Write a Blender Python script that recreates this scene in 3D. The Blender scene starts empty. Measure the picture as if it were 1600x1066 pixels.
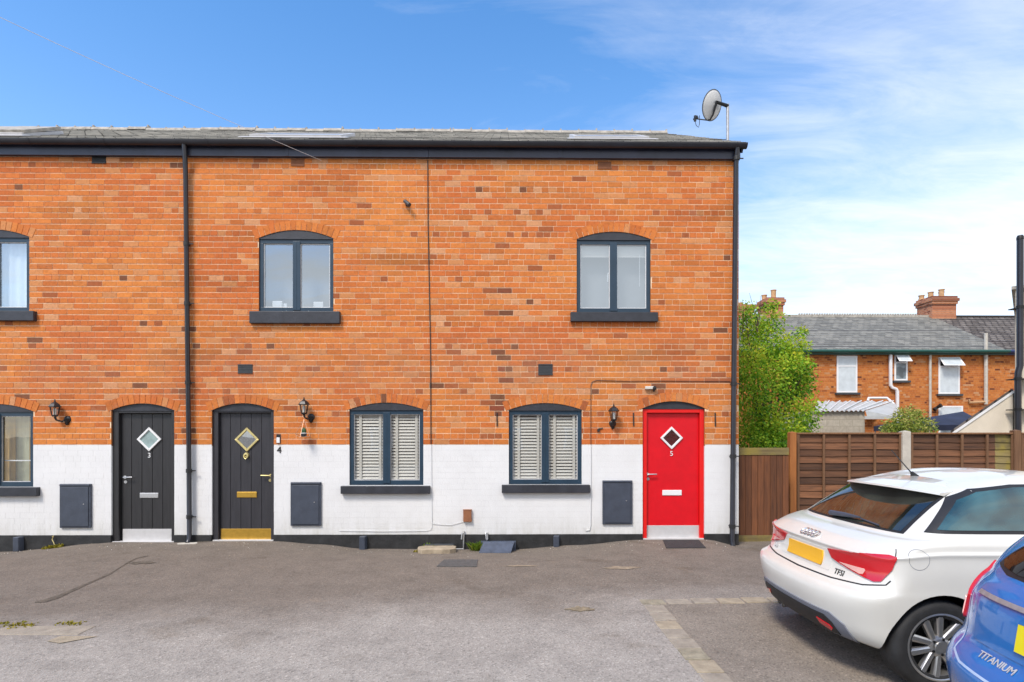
import bpy, bmesh, math, random
from mathutils import Vector, Matrix, Euler, noise
from mathutils.bvhtree import BVHTree
random.seed(7)
R = math.radians
S = bpy.context.scene
COL = S.collection
# ------------------------------------------------------------------ camera
FPX, HOR, D, EYE, YAW = 900.0, 680.0, 9.18, 1.68, R(0.7)
cd = bpy.data.cameras.new('camera'); cam = bpy.data.objects.new('camera', cd); COL.objects.link(cam)
cd.sensor_width = 36; cd.lens = 36*FPX/1600; cd.shift_y = (HOR-533)/1600
cd.clip_start = .05; cd.clip_end = 2000
cam.location = (0, -D, EYE); cam.rotation_euler = (R(90), 0, -YAW)
S.camera = cam
# ------------------------------------------------------------------ sky
SUN_EL, SUN_AZ = R(52), R(215)      # azimuth clockwise from +Y : behind the camera, a little to the left
W = bpy.data.worlds.new('World'); S.world = W; W.use_nodes = True
nt = W.node_tree; nt.nodes.clear()
def N(tree, typ, **kw):
    n = tree.nodes.new(typ)
    for k, v in kw.items():
        if k.startswith('i_'):
            key = k[2:]
            n.inputs[int(key) if key.isdigit() else key.replace('_', ' ')].default_value = v
        else: setattr(n, k, v)
    return n
def L(tree, a, b): tree.links.new(a, b)
def ramp(tree, stops, interp='LINEAR'):
    n = tree.nodes.new('ShaderNodeValToRGB'); cr = n.color_ramp; cr.interpolation = interp
    while len(cr.elements) < len(stops): cr.elements.new(.5)
    for e, (p, c) in zip(cr.elements, stops):
        e.position = p; e.color = (c, c, c, 1) if isinstance(c, (int, float)) else (*c, 1)
    return n
sky = N(nt, 'ShaderNodeTexSky', sky_type='NISHITA', sun_disc=False)
sky.sun_elevation = SUN_EL; sky.sun_rotation = SUN_AZ; sky.air_density = 1.0; sky.dust_density = .8; sky.ozone_density = 1.6
hsv = N(nt, 'ShaderNodeHueSaturation', i_Saturation=1.30, i_Value=1.75)
L(nt, sky.outputs[0], hsv.inputs['Color'])
tc = N(nt, 'ShaderNodeTexCoord')
sep = N(nt, 'ShaderNodeSeparateXYZ'); L(nt, tc.outputs['Generated'], sep.inputs[0])
# cloud layer : project the direction on a flat layer so that clouds shrink towards the horizon
def M(tree, op, a, b=None, clamp=False):
    n = tree.nodes.new('ShaderNodeMath'); n.operation = op; n.use_clamp = clamp
    for i, x in enumerate((a, b)):
        if x is None: continue
        if isinstance(x, (int, float)): n.inputs[i].default_value = x
        else: tree.links.new(x, n.inputs[i])
    return n.outputs[0]
zc = M(nt, 'ADD', M(nt, 'MAXIMUM', sep.outputs['Z'], 0.0), .14)
cx = M(nt, 'DIVIDE', sep.outputs['X'], zc); cy = M(nt, 'DIVIDE', sep.outputs['Y'], zc)
comb = N(nt, 'ShaderNodeCombineXYZ'); L(nt, cx, comb.inputs[0]); L(nt, cy, comb.inputs[1])
mp = N(nt, 'ShaderNodeMapping'); mp.inputs['Rotation'].default_value = (0, 0, R(32)); mp.inputs['Scale'].default_value = (.55, 1.15, 1); mp.inputs['Location'].default_value = (3.1, 1.7, 0)
L(nt, comb.outputs[0], mp.inputs[0])
nz = N(nt, 'ShaderNodeTexNoise', i_Scale=1.15, i_Detail=9.0, i_Roughness=.60, i_Distortion=.6); L(nt, mp.outputs[0], nz.inputs['Vector'])
# more cloud towards +X (right) and the horizon; extra unseen cloud behind camera whitens the ambient light
bias = M(nt, 'MULTIPLY', sep.outputs['X'], .36)
bias = M(nt, 'ADD', bias, M(nt, 'MULTIPLY', M(nt, 'MINIMUM', sep.outputs['Y'], 0.0), -.46))
bias = M(nt, 'SUBTRACT', bias, M(nt, 'MULTIPLY', sep.outputs['Z'], .42))
mp2 = N(nt, 'ShaderNodeMapping'); mp2.inputs['Rotation'].default_value = (0, 0, R(-20)); mp2.inputs['Scale'].default_value = (1.1, 2.6, 1); mp2.inputs['Location'].default_value = (7.3, .4, 0); L(nt, comb.outputs[0], mp2.inputs[0])
nz2 = N(nt, 'ShaderNodeTexNoise', i_Scale=2.1, i_Detail=10.0, i_Roughness=.66, i_Distortion=.9); L(nt, mp2.outputs[0], nz2.inputs['Vector'])
dens = M(nt, 'ADD', M(nt, 'ADD', M(nt, 'MULTIPLY', nz.outputs['Fac'], .72), M(nt, 'MULTIPLY', nz2.outputs['Fac'], .34)), bias)
crp = ramp(nt, [(.24, 0.0), (.38, .16), (.55, .50), (.80, 1.0)]); L(nt, dens, crp.inputs[0])
haz = M(nt, 'POWER', M(nt, 'SUBTRACT', 1.0, M(nt, 'MAXIMUM', sep.outputs['Z'], 0.0), True), 4.4)
fac = M(nt, 'MAXIMUM', crp.outputs[0], M(nt, 'MULTIPLY', haz, M(nt, 'ADD', .62, M(nt, 'MULTIPLY', sep.outputs['X'], .20))), True)
mx = N(nt, 'ShaderNodeMix', data_type='RGBA'); L(nt, fac, mx.inputs['Factor']); L(nt, hsv.outputs[0], mx.inputs[6])
mx.inputs[7].default_value = (7.2, 7.35, 7.6, 1)
bg = N(nt, 'ShaderNodeBackground', i_Strength=.11); L(nt, mx.outputs[2], bg.inputs[0])
wo = N(nt, 'ShaderNodeOutputWorld'); L(nt, bg.outputs[0], wo.inputs[0])
# ------------------------------------------------------------------ sun (veiled by thin cloud)
sl = bpy.data.lights.new('sun', 'SUN'); sun = bpy.data.objects.new('sun', sl); COL.objects.link(sun)
sl.energy = 2.3; sl.angle = R(14); sl.color = (1, .92, .82)
sdir = Vector((math.sin(SUN_AZ)*math.cos(SUN_EL), math.cos(SUN_AZ)*math.cos(SUN_EL), math.sin(SUN_EL)))
sun.rotation_euler = sdir.to_track_quat('Z', 'Y').to_euler(); sun.location = (0, -5, 12)
S.view_settings.view_transform = 'Standard'; S.view_settings.look = 'None'
S.view_settings.gamma = 1; S.view_settings.use_curve_mapping = False
S.view_settings.exposure = 0.60
S.cycles.max_bounces = 8; S.cycles.transparent_max_bounces = 12
try: S.cycles.use_denoising = True
except Exception: pass

# ------------------------------------------------------------------ helpers
def P(px, py, y=0.0):
    """the point of the plane Y = y seen at a pixel of the 1600x1066 photograph"""
    u, v = (px-800)/FPX, (HOR-py)/FPX
    dx, dy = u*math.cos(YAW)+math.sin(YAW), -u*math.sin(YAW)+math.cos(YAW)
    t = (y+D)/dy
    return Vector((t*dx, y, EYE+t*v))
def X(px, y=0.0): return P(px, HOR, y).x
def Z(py, y=0.0, px=700): return P(px, py, y).z
def G(px, py, z=0.0):
    t = (EYE-z)/((py-HOR)/FPX); u = (px-800)/FPX
    return Vector((t*(u*math.cos(YAW)+math.sin(YAW)), -D+t*(-u*math.sin(YAW)+math.cos(YAW)), z))
def root_of(o):
    while o.parent is not None: o = o.parent
    return o
class MB:
    def __init__(s): s.v, s.f, s.m, s.c = [], [], [], []
    def add(s, vs, fs, m=0, c=None):
        b = len(s.v); s.v += [Vector(p) for p in vs]
        for q in fs: s.f.append([i+b for i in q]); s.m.append(m); s.c.append(c)
        return s
    def box(s, x0, x1, y0, y1, z0, z1, m=0, c=None):
        vs = [(x0,y0,z0),(x1,y0,z0),(x1,y1,z0),(x0,y1,z0),(x0,y0,z1),(x1,y0,z1),(x1,y1,z1),(x0,y1,z1)]
        return s.add(vs, [(0,3,2,1),(4,5,6,7),(0,1,5,4),(1,2,6,5),(2,3,7,6),(3,0,4,7)], m, c)
    def obox(s, o, ax, ay, az, m=0, c=None):
        """box from corner o with edge vectors"""
        o, ax, ay, az = map(Vector, (o, ax, ay, az))
        vs = [o, o+ax, o+ax+ay, o+ay, o+az, o+ax+az, o+ax+ay+az, o+ay+az]
        return s.add(vs, [(0,3,2,1),(4,5,6,7),(0,1,5,4),(1,2,6,5),(2,3,7,6),(3,0,4,7)], m, c)
    def prism(s, pts, y0, y1, m=0, c=None):
        """polygon of (x,z), counter-clockwise seen from -Y, extruded from y0 (front) to y1"""
        n = len(pts)
        vs = [(x, y0, z) for x, z in pts]+[(x, y1, z) for x, z in pts]
        fs = [tuple(range(n)), tuple(range(2*n-1, n-1, -1))]+[(i, n+i, n+(i+1) % n, (i+1) % n) for i in range(n)]
        return s.add(vs, fs, m, c)
    def tube(s, pts, r, n=8, m=0, caps=True, c=None):
        pts = [Vector(p) for p in pts]; k = len(pts); rs = r if isinstance(r, (list, tuple)) else [r]*k
        b = len(s.v); up = Vector((0, 0, 1))
        t0 = (pts[1]-pts[0]).normalized()
        nrm = t0.cross(up) if abs(t0.dot(up)) < .95 else t0.cross(Vector((1, 0, 0)))
        nrm.normalize(); vs = []
        for i, p in enumerate(pts):
            t = (pts[min(i+1, k-1)]-pts[max(i-1, 0)]).normalized()
            nrm = (nrm-t*nrm.dot(t)).normalized(); bn = t.cross(nrm)
            for j in range(n):
                a = 2*math.pi*j/n; vs.append(p+(nrm*math.cos(a)+bn*math.sin(a))*rs[i])
        fs = [(i*n+j, i*n+(j+1) % n, (i+1)*n+(j+1) % n, (i+1)*n+j) for i in range(k-1) for j in range(n)]
        if caps: fs += [tuple(range(n-1, -1, -1)), tuple((k-1)*n+j for j in range(n))]
        return s.add(vs, fs, m, c)
    def lathe(s, prof, o=(0,0,0), axis='Z', n=24, m=0, rot=0.0, c=None):
        o = Vector(o); vs = []
        for r, h in prof:
            for j in range(n):
                a = 2*math.pi*j/n+rot; p, q = r*math.cos(a), r*math.sin(a)
                vs.append(o+(Vector((p, q, h)) if axis == 'Z' else Vector((p, h, q)) if axis == 'Y' else Vector((h, p, q))))
        fs = [(i*n+j, i*n+(j+1) % n, (i+1)*n+(j+1) % n, (i+1)*n+j) for i in range(len(prof)-1) for j in range(n)]
        return s.add(vs, fs, m, c)
    def build(s, name, mats, parent=None, smooth=False, bevel=0, local=False, ang=40, col=False, recalc=True):
        me = bpy.data.meshes.new(name)
        off = Vector((0, 0, 0)) if (parent is None or local) else root_of(parent).location
        me.from_pydata([tuple(p-off) for p in s.v], [], s.f)
        for mt in (mats if isinstance(mats, (list, tuple)) else [mats]): me.materials.append(mt)
        me.polygons.foreach_set('material_index', s.m)
        if col:
            at = me.color_attributes.new('Col', 'FLOAT_COLOR', 'CORNER'); buf = []
            for q, c in zip(s.f, s.c): buf += list((*(c or (.5, .5, .5)), 1))*len(q)
            at.data.foreach_set('color', buf)
        bm = bmesh.new(); bm.from_mesh(me)
        if not col and recalc: bmesh.ops.recalc_face_normals(bm, faces=bm.faces)
        if smooth:
            for f in bm.faces: f.smooth = True
            for e in bm.edges:
                if len(e.link_faces) == 2 and e.calc_face_angle(0) > R(ang): e.smooth = False
        bm.to_mesh(me); bm.free(); me.update()
        o = bpy.data.objects.new(name, me); COL.objects.link(o)
        if parent is not None: o.parent = parent
        if bevel:
            b = o.modifiers.new('bevel', 'BEVEL'); b.width = bevel; b.segments = 2; b.limit_method = 'ANGLE'; b.angle_limit = R(40)
        return o
def tag(o, label, cat, group=None, kind=None):
    o['label'] = label; o['category'] = cat
    if group: o['group'] = group
    if kind: o['kind'] = kind
    return o
def thing(name, label, cat, loc=(0,0,0), rz=0.0, group=None):
    o = bpy.data.objects.new(name, None); COL.objects.link(o); o.empty_display_size = .1
    o.location = loc; o.rotation_euler = (0, 0, rz)
    return tag(o, label, cat, group)
def struct(o): o['kind'] = 'structure'; return o
def text_mesh(body, size, depth=.004):
    cu = bpy.data.curves.new('lettering', 'FONT'); cu.body = body; cu.size = size; cu.extrude = depth; cu.align_x = 'CENTER'; cu.align_y = 'CENTER'
    t = bpy.data.objects.new('lettering', cu); COL.objects.link(t)
    dg = bpy.context.evaluated_depsgraph_get(); dg.update()
    me = bpy.data.meshes.new_from_object(t.evaluated_get(dg)); bpy.data.objects.remove(t); bpy.data.curves.remove(cu)
    return me
def put_text(body, size, name, mt, parent, mtx, depth=.004):
    me = text_mesh(body, size, depth); me.transform(mtx); me.materials.clear(); me.materials.append(mt)
    o = bpy.data.objects.new(name, me); COL.objects.link(o); o.parent = parent
    return o

# ------------------------------------------------------------------ materials
def base(name):
    m = bpy.data.materials.new(name); m.use_nodes = True
    t = m.node_tree; b = t.nodes['Principled BSDF']
    return m, t, b
def coords(t, space='Object'): return N(t, 'ShaderNodeTexCoord').outputs[space]
def pm(name, col, rough=.5, var=.12, scale=6.0, bump=0.0, bscale=60.0, metal=0.0, spec=.5, coat=0.0, sheen_col=None, stretch=(1,1,1)):
    m, t, b = base(name)
    mpn = N(t, 'ShaderNodeMapping'); mpn.inputs['Scale'].default_value = stretch; L(t, coords(t), mpn.inputs[0])
    n = N(t, 'ShaderNodeTexNoise', i_Scale=scale, i_Detail=6.0, i_Roughness=.6); L(t, mpn.outputs[0], n.inputs['Vector'])
    lo = tuple(c*(1-var) for c in col); hi = tuple(min(1, c*(1+var)) for c in col)
    r = ramp(t, [(.3, lo), (.7, hi)]); L(t, n.outputs['Fac'], r.inputs[0]); L(t, r.outputs[0], b.inputs['Base Color'])
    b.inputs['Roughness'].default_value = rough; b.inputs['Metallic'].default_value = metal
    b.inputs['Specular IOR Level'].default_value = spec; b.inputs['Coat Weight'].default_value = coat; b.inputs['Coat Roughness'].default_value = .03
    if bump:
        n2 = N(t, 'ShaderNodeTexNoise', i_Scale=bscale, i_Detail=4.0); L(t, mpn.outputs[0], n2.inputs['Vector'])
        bp = N(t, 'ShaderNodeBump', i_Strength=bump, i_Distance=.01); L(t, n2.outputs['Fac'], bp.inputs['Height']); L(t, bp.outputs[0], b.inputs['Normal'])
    return m
def glass(name, tint=(.8,.9,.9), refl=.12, rough=0.0, transp=1.0, rcol=(1,1,1)):
    """window glass: clear (tinted) with mirror reflections that grow towards grazing angles"""
    m = bpy.data.materials.new(name); m.use_nodes = True; t = m.node_tree; t.nodes.clear()
    tr = N(t, 'ShaderNodeBsdfTransparent'); tr.inputs[0].default_value = (*[c*transp for c in tint], 1)
    gl = N(t, 'ShaderNodeBsdfGlossy', i_Roughness=rough); gl.inputs[0].default_value = (*rcol, 1)
    lw = N(t, 'ShaderNodeLayerWeight', i_Blend=.25)
    f = M(t, 'ADD', M(t, 'MULTIPLY', M(t, 'POWER', lw.outputs['Facing'], 4.0), .75), refl, True)
    nz = N(t, 'ShaderNodeTexNoise', i_Scale=2.2, i_Detail=1.0); L(t, coords(t), nz.inputs['Vector'])
    bp = N(t, 'ShaderNodeBump', i_Strength=.06, i_Distance=.02); L(t, nz.outputs['Fac'], bp.inputs['Height']); L(t, bp.outputs[0], gl.inputs['Normal'])
    ms = N(t, 'ShaderNodeMixShader'); L(t, f, ms.inputs[0]); L(t, tr.outputs[0], ms.inputs[1]); L(t, gl.outputs[0], ms.inputs[2])
    o = N(t, 'ShaderNodeOutputMaterial'); L(t, ms.outputs[0], o.inputs[0])
    return m
def brick_attr(name):
    """real bricks: every brick carries its own colour"""
    m, t, b = base(name); b.inputs['Roughness'].default_value = .85; b.inputs['Specular IOR Level'].default_value = .25
    at = N(t, 'ShaderNodeAttribute', attribute_name='Col'); co = coords(t)
    n = N(t, 'ShaderNodeTexNoise', i_Scale=28.0, i_Detail=7.0, i_Roughness=.7); L(t, co, n.inputs['Vector'])
    r = ramp(t, [(.25, .55), (.48, .95), (.62, 1.08), (.8, 1.3)]); L(t, n.outputs['Fac'], r.inputs[0])
    mm = N(t, 'ShaderNodeMix', data_type='RGBA', blend_type='MULTIPLY'); mm.inputs['Factor'].default_value = .75
    L(t, at.outputs['Color'], mm.inputs[6]); L(t, r.outputs[0], mm.inputs[7])
    # soot and pale efflorescence in large soft patches
    n2 = N(t, 'ShaderNodeTexNoise', i_Scale=1.3, i_Detail=8.0, i_Roughness=.72); L(t, co, n2.inputs['Vector'])
    r2 = ramp(t, [(.57, 0.0), (.74, .42)]); L(t, n2.outputs['Fac'], r2.inputs[0])
    mx2 = N(t, 'ShaderNodeMix', data_type='RGBA'); L(t, r2.outputs[0], mx2.inputs['Factor']); L(t, mm.outputs[2], mx2.inputs[6]); mx2.inputs[7].default_value = (.50, .29, .19, 1)
    mp3 = N(t, 'ShaderNodeMapping'); mp3.inputs['Scale'].default_value = (7,7,42); L(t, co, mp3.inputs[0])
    spz = N(t, 'ShaderNodeSeparateXYZ'); L(t, N(t, 'ShaderNodeNewGeometry').outputs['Position'], spz.inputs[0])
    bell = M(t, 'SUBTRACT', 1.0, M(t, 'ABSOLUTE', M(t, 'DIVIDE', M(t, 'SUBTRACT', spz.outputs['Z'], 2.75), .62)), True)
    n6 = N(t, 'ShaderNodeTexNoise', i_Scale=1.6, i_Detail=7.0, i_Roughness=.7); L(t, co, n6.inputs['Vector'])
    r6 = ramp(t, [(.40, 0.0), (.62, .62)]); L(t, n6.outputs['Fac'], r6.inputs[0])
    mx6 = N(t, 'ShaderNodeMix', data_type='RGBA'); L(t, M(t, 'MULTIPLY', bell, r6.outputs[0]), mx6.inputs['Factor']); L(t, mx2.outputs[2], mx6.inputs[6]); mx6.inputs[7].default_value = (.34,.155,.09,1)
    n3 = N(t, 'ShaderNodeTexNoise', i_Scale=1.0, i_Detail=5.0, i_Roughness=.7); L(t, mp3.outputs[0], n3.inputs['Vector'])
    r3 = ramp(t, [(.64, 0.0), (.72, .70)]); L(t, n3.outputs['Fac'], r3.inputs[0])
    mx3 = N(t, 'ShaderNodeMix', data_type='RGBA'); L(t, r3.outputs[0], mx3.inputs['Factor']); L(t, mx6.outputs[2], mx3.inputs[6]); mx3.inputs[7].default_value = (.05, .03, .02, 1)
    L(t, mx3.outputs[2], b.inputs['Base Color'])
    n4 = N(t, 'ShaderNodeTexNoise', i_Scale=70.0, i_Detail=5.0, i_Roughness=.7); L(t, co, n4.inputs['Vector'])
    bp = N(t, 'ShaderNodeBump', i_Strength=.5, i_Distance=.006); L(t, n4.outputs['Fac'], bp.inputs['Height']); L(t, bp.outputs[0], b.inputs['Normal'])
    return m
def brick_tex(name, cols, mortar, bw=.235, bh=.089, mort=.009, axis='XZ', squash=True, bump=.4, rough=.85):
    m, t, b = base(name); b.inputs['Roughness'].default_value = rough; b.inputs['Specular IOR Level'].default_value = .25
    co = coords(t); sp = N(t, 'ShaderNodeSeparateXYZ'); L(t, co, sp.inputs[0]); cb = N(t, 'ShaderNodeCombineXYZ')
    L(t, sp.outputs[axis[0]], cb.inputs[0]); L(t, sp.outputs[axis[1]], cb.inputs[1])
    br = N(t, 'ShaderNodeTexBrick'); br.inputs['Scale'].default_value = 1; br.inputs['Brick Width'].default_value = bw; br.inputs['Row Height'].default_value = bh
    br.inputs['Mortar Size'].default_value = mort; br.inputs['Mortar Smooth'].default_value = .2; br.inputs['Bias'].default_value = 0
    br.inputs['Color1'].default_value = (0,0,0,1); br.inputs['Color2'].default_value = (1,1,1,1); br.inputs['Mortar'].default_value = (.5,.5,.5,1)
    if squash: br.squash = .5; br.squash_frequency = 4
    L(t, cb.outputs[0], br.inputs['Vector'])
    r = ramp(t, cols); L(t, br.outputs['Color'], r.inputs[0])
    n = N(t, 'ShaderNodeTexNoise', i_Scale=9.0, i_Detail=8.0, i_Roughness=.7); L(t, co, n.inputs['Vector'])
    rr = ramp(t, [(.3, .68), (.7, 1.2)]); L(t, n.outputs['Fac'], rr.inputs[0])
    mm = N(t, 'ShaderNodeMix', data_type='RGBA', blend_type='MULTIPLY'); mm.inputs['Factor'].default_value = .8; L(t, r.outputs[0], mm.inputs[6]); L(t, rr.outputs[0], mm.inputs[7])
    mx = N(t, 'ShaderNodeMix', data_type='RGBA'); L(t, br.outputs['Fac'], mx.inputs['Factor']); L(t, mm.outputs[2], mx.inputs[6]); mx.inputs[7].default_value = (*mortar, 1)
    L(t, mx.outputs[2], b.inputs['Base Color'])
    h = M(t, 'ADD', M(t, 'MULTIPLY', br.outputs['Fac'], -1.0), M(t, 'MULTIPLY', n.outputs['Fac'], .5))
    bp = N(t, 'ShaderNodeBump', i_Strength=bump, i_Distance=.012); L(t, h, bp.inputs['Height']); L(t, bp.outputs[0], b.inputs['Normal'])
    return m
def wood(name, c1, c2, axis=0, scale=1.0, rough=.75, moss=0.0):
    m, t, b = base(name); b.inputs['Roughness'].default_value = rough
    co = coords(t); mpn = N(t, 'ShaderNodeMapping'); s = [18*scale]*3; s[axis] = 1.2*scale; mpn.inputs['Scale'].default_value = s; L(t, co, mpn.inputs[0])
    n = N(t, 'ShaderNodeTexNoise', i_Scale=1.6, i_Detail=8.0, i_Roughness=.65, i_Distortion=.5); L(t, mpn.outputs[0], n.inputs['Vector'])
    r = ramp(t, [(.28, c1), (.72, c2)]); L(t, n.outputs['Fac'], r.inputs[0])
    out = r.outputs[0]
    at = N(t, 'ShaderNodeAttribute', attribute_name='Col')
    mm = N(t, 'ShaderNodeMix', data_type='RGBA', blend_type='MULTIPLY'); mm.inputs['Factor'].default_value = 1; L(t, out, mm.inputs[6])
    sc_ = N(t, 'ShaderNodeMix', data_type='RGBA', blend_type='MULTIPLY'); sc_.inputs['Factor'].default_value = 1; L(t, at.outputs['Color'], sc_.inputs[6]); sc_.inputs[7].default_value = (2,2,2,1)
    L(t, sc_.outputs[2], mm.inputs[7]); out = mm.outputs[2]
    if moss:
        n2 = N(t, 'ShaderNodeTexNoise', i_Scale=5.0, i_Detail=6.0); L(t, co, n2.inputs['Vector'])
        r2 = ramp(t, [(.5-moss*.1, 0.0), (.66, moss)]); L(t, n2.outputs['Fac'], r2.inputs[0])
        mx = N(t, 'ShaderNodeMix', data_type='RGBA'); L(t, r2.outputs[0], mx.inputs['Factor']); L(t, out, mx.inputs[6]); mx.inputs[7].default_value = (.26, .20, .03, 1); out = mx.outputs[2]
    L(t, out, b.inputs['Base Color'])
    bp = N(t, 'ShaderNodeBump', i_Strength=.35, i_Distance=.006); L(t, n.outputs['Fac'], bp.inputs['Height']); L(t, bp.outputs[0], b.inputs['Normal'])
    return m
def leafmat(name, stops, scale=1.6):
    m, t, b = base(name); co = coords(t); b.inputs['Roughness'].default_value = .55; b.inputs['Specular IOR Level'].default_value = .3
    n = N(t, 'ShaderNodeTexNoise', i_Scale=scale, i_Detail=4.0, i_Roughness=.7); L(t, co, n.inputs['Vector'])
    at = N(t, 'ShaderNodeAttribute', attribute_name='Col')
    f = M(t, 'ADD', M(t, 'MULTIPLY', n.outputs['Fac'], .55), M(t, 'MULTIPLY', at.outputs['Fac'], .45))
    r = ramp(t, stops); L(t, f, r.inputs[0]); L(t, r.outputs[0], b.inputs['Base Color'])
    tl = N(t, 'ShaderNodeBsdfTranslucent'); L(t, r.outputs[0], tl.inputs[0])
    ms = N(t, 'ShaderNodeMixShader'); ms.inputs[0].default_value = .35
    out = t.nodes['Material Output']; L(t, b.outputs[0], ms.inputs[1]); L(t, tl.outputs[0], ms.inputs[2]); L(t, ms.outputs[0], out.inputs[0])
    return m
def carpaint(name, col, rough=.28, metal=0.0):
    m, t, b = base(name)
    n = N(t, 'ShaderNodeTexNoise', i_Scale=3.0, i_Detail=5.0); L(t, coords(t), n.inputs['Vector'])
    r = ramp(t, [(.3, tuple(c*.95 for c in col)), (.7, tuple(min(1, c*1.03) for c in col))]); L(t, n.outputs['Fac'], r.inputs[0]); L(t, r.outputs[0], b.inputs['Base Color'])
    b.inputs['Roughness'].default_value = rough; b.inputs['Metallic'].default_value = metal; b.inputs['Coat Weight'].default_value = .8; b.inputs['Coat Roughness'].default_value = .04
    return m
MT = {}
MT['brick'] = brick_attr('facing_brick')
MT['mortar'] = pm('lime_mortar', (.82,.60,.40), .9, .2, 20, .3, 90)
MT['white'] = pm('white_masonry_paint', (.74,.735,.725), .6, .03, 3, .25, 40)
def dirty_white():
    m, t, b = base('white_masonry_paint_weathered'); co = coords(t); b.inputs['Roughness'].default_value = .6
    n = N(t, 'ShaderNodeTexNoise', i_Scale=2.4, i_Detail=8.0, i_Roughness=.65); L(t, co, n.inputs['Vector'])
    r = ramp(t, [(.3, (.70,.695,.685)), (.7, (.77,.768,.76))]); L(t, n.outputs['Fac'], r.inputs[0])
    sp = N(t, 'ShaderNodeSeparateXYZ'); L(t, co, sp.inputs[0])
    mp_ = N(t, 'ShaderNodeMapping'); mp_.inputs['Scale'].default_value = (3.5,1,.7); L(t, co, mp_.inputs[0])
    n2 = N(t, 'ShaderNodeTexNoise', i_Scale=3.0, i_Detail=9.0, i_Roughness=.75); L(t, mp_.outputs[0], n2.inputs['Vector'])
    low = M(t, 'SUBTRACT', 1.0, M(t, 'DIVIDE', M(t, 'SUBTRACT', sp.outputs['Z'], .08), .55), True)
    f = M(t, 'MULTIPLY', M(t, 'MULTIPLY', low, low), M(t, 'SUBTRACT', n2.outputs['Fac'], .30), True)
    st = ramp(t, [(.60, 0.0), (.78, .16)]); L(t, n2.outputs['Fac'], st.inputs[0])
    f = M(t, 'MAXIMUM', M(t, 'MULTIPLY', f, 1.5), st.outputs[0], True)
    mx_ = N(t, 'ShaderNodeMix', data_type='RGBA'); L(t, f, mx_.inputs['Factor']); L(t, r.outputs[0], mx_.inputs[6]); mx_.inputs[7].default_value = (.40,.38,.30,1); L(t, mx_.outputs[2], b.inputs['Base Color'])
    n4 = N(t, 'ShaderNodeTexNoise', i_Scale=45.0, i_Detail=5.0); L(t, co, n4.inputs['Vector'])
    bp = N(t, 'ShaderNodeBump', i_Strength=.3, i_Distance=.008); L(t, n4.outputs['Fac'], bp.inputs['Height']); L(t, bp.outputs[0], b.inputs['Normal'])
    return m
MT['white'] = dirty_white()
MT['black_plinth'] = pm('black_bitumen_paint', (.022,.022,.022), .55, .45, 7, .4, 30)
MT['side_brick'] = brick_tex('gable_brick', [(.0,(.20,.06,.03)),(.25,(.42,.13,.04)),(.6,(.50,.17,.05)),(1,(.55,.22,.09))], (.42,.32,.23), axis='YZ')
MT['far_brick'] = brick_tex('far_brick', [(.0,(.14,.04,.02)),(.10,(.42,.12,.03)),(.5,(.50,.16,.035)),(.85,(.56,.20,.05)),(1,(.50,.27,.14))], (.46,.20,.08), bw=.235, bh=.085, mort=.007)
MT['far_brick_side'] = brick_tex('chimney_brick', [(.0,(.20,.06,.03)),(.4,(.40,.13,.06)),(1,(.52,.22,.11))], (.40,.26,.18), axis='YZ')
MT['slate'] = brick_tex('roof_slate', [(.0,(.32,.31,.28)),(.5,(.43,.415,.375)),(1,(.54,.515,.46))], (.06,.06,.06), bw=.3, bh=.22, mort=.006, axis='XY', squash=False, bump=.6, rough=.6)
MT['slate_far'] = brick_tex('far_slate', [(.0,(.155,.152,.135)),(.5,(.215,.21,.185)),(1,(.28,.27,.235))], (.07,.07,.07), bw=.3, bh=.2, mort=.008, axis='XY', squash=False, bump=.6, rough=.6)
MT['pantile'] = brick_tex('concrete_tile', [(.0,(.10,.085,.075)),(.5,(.15,.13,.115)),(1,(.21,.185,.165))], (.035,.03,.028), bw=.32, bh=.29, mort=.03, axis='XY', squash=False, bump=1, rough=.8)
MT['ridge'] = pm('clay_ridge', (.36,.33,.28), .8, .35, 8, .3, 50)
MT['blackplastic'] = pm('black_gutter_plastic', (.020,.020,.026), .32, .25, 4, .05, 40)
MT['fascia'] = pm('dark_fascia', (.022,.026,.045), .38, .3, 3, .1, 30)
MT['frame'] = pm('blue_grey_frame', (.020,.046,.075), .35, .15, 4, .03, 40)
MT['sill'] = pm('charcoal_sill', (.030,.032,.040), .5, .3, 6, .2, 50)
MT['doorblack'] = pm('black_door', (.026,.025,.026), .45, .2, 5, .12, 40, stretch=(6,6,.6))
MT['doorgrey'] = pm('charcoal_door', (.032,.031,.036), .45, .2, 5, .12, 40, stretch=(6,6,.6))
MT['doorred'] = pm('red_door', (.66,.004,.012), .36, .08, 5, .06, 40)
MT['redframe'] = pm('red_door_frame', (.72,.010,.008), .38, .06, 5, .05, 40)
MT['steel'] = pm('brushed_steel', (.62,.62,.62), .33, .08, 20, 0, metal=.85)
MT['alu'] = pm('pale_aluminium', (.60,.59,.58), .5, .06, 12, .05, 60, metal=.25)
MT['brass'] = pm('polished_brass', (.66,.40,.07), .32, .12, 12, 0, metal=.75)
MT['palegold'] = pm('pale_gold', (.72,.60,.26), .38, .1, 12, 0, metal=.6)
MT['whiteplastic'] = pm('white_plastic', (.78,.78,.77), .4, .03, 6)
MT['greyplastic'] = pm('slate_grey_plastic', (.052,.062,.085), .45, .2, 6, .1, 60)
MT['darkplastic'] = pm('black_plastic', (.015,.015,.016), .4, .2, 8)
MT['vent'] = pm('charcoal_vent', (.045,.05,.055), .5, .2, 20)
MT['terracotta'] = pm('terracotta_cover', (.27,.105,.045), .7, .15, 15, .1, 60)
MT['cable'] = pm('black_cable', (.02,.018,.018), .5, .2, 8)
MT['browncable'] = pm('brown_cable', (.07,.03,.02), .5, .2, 8)
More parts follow.
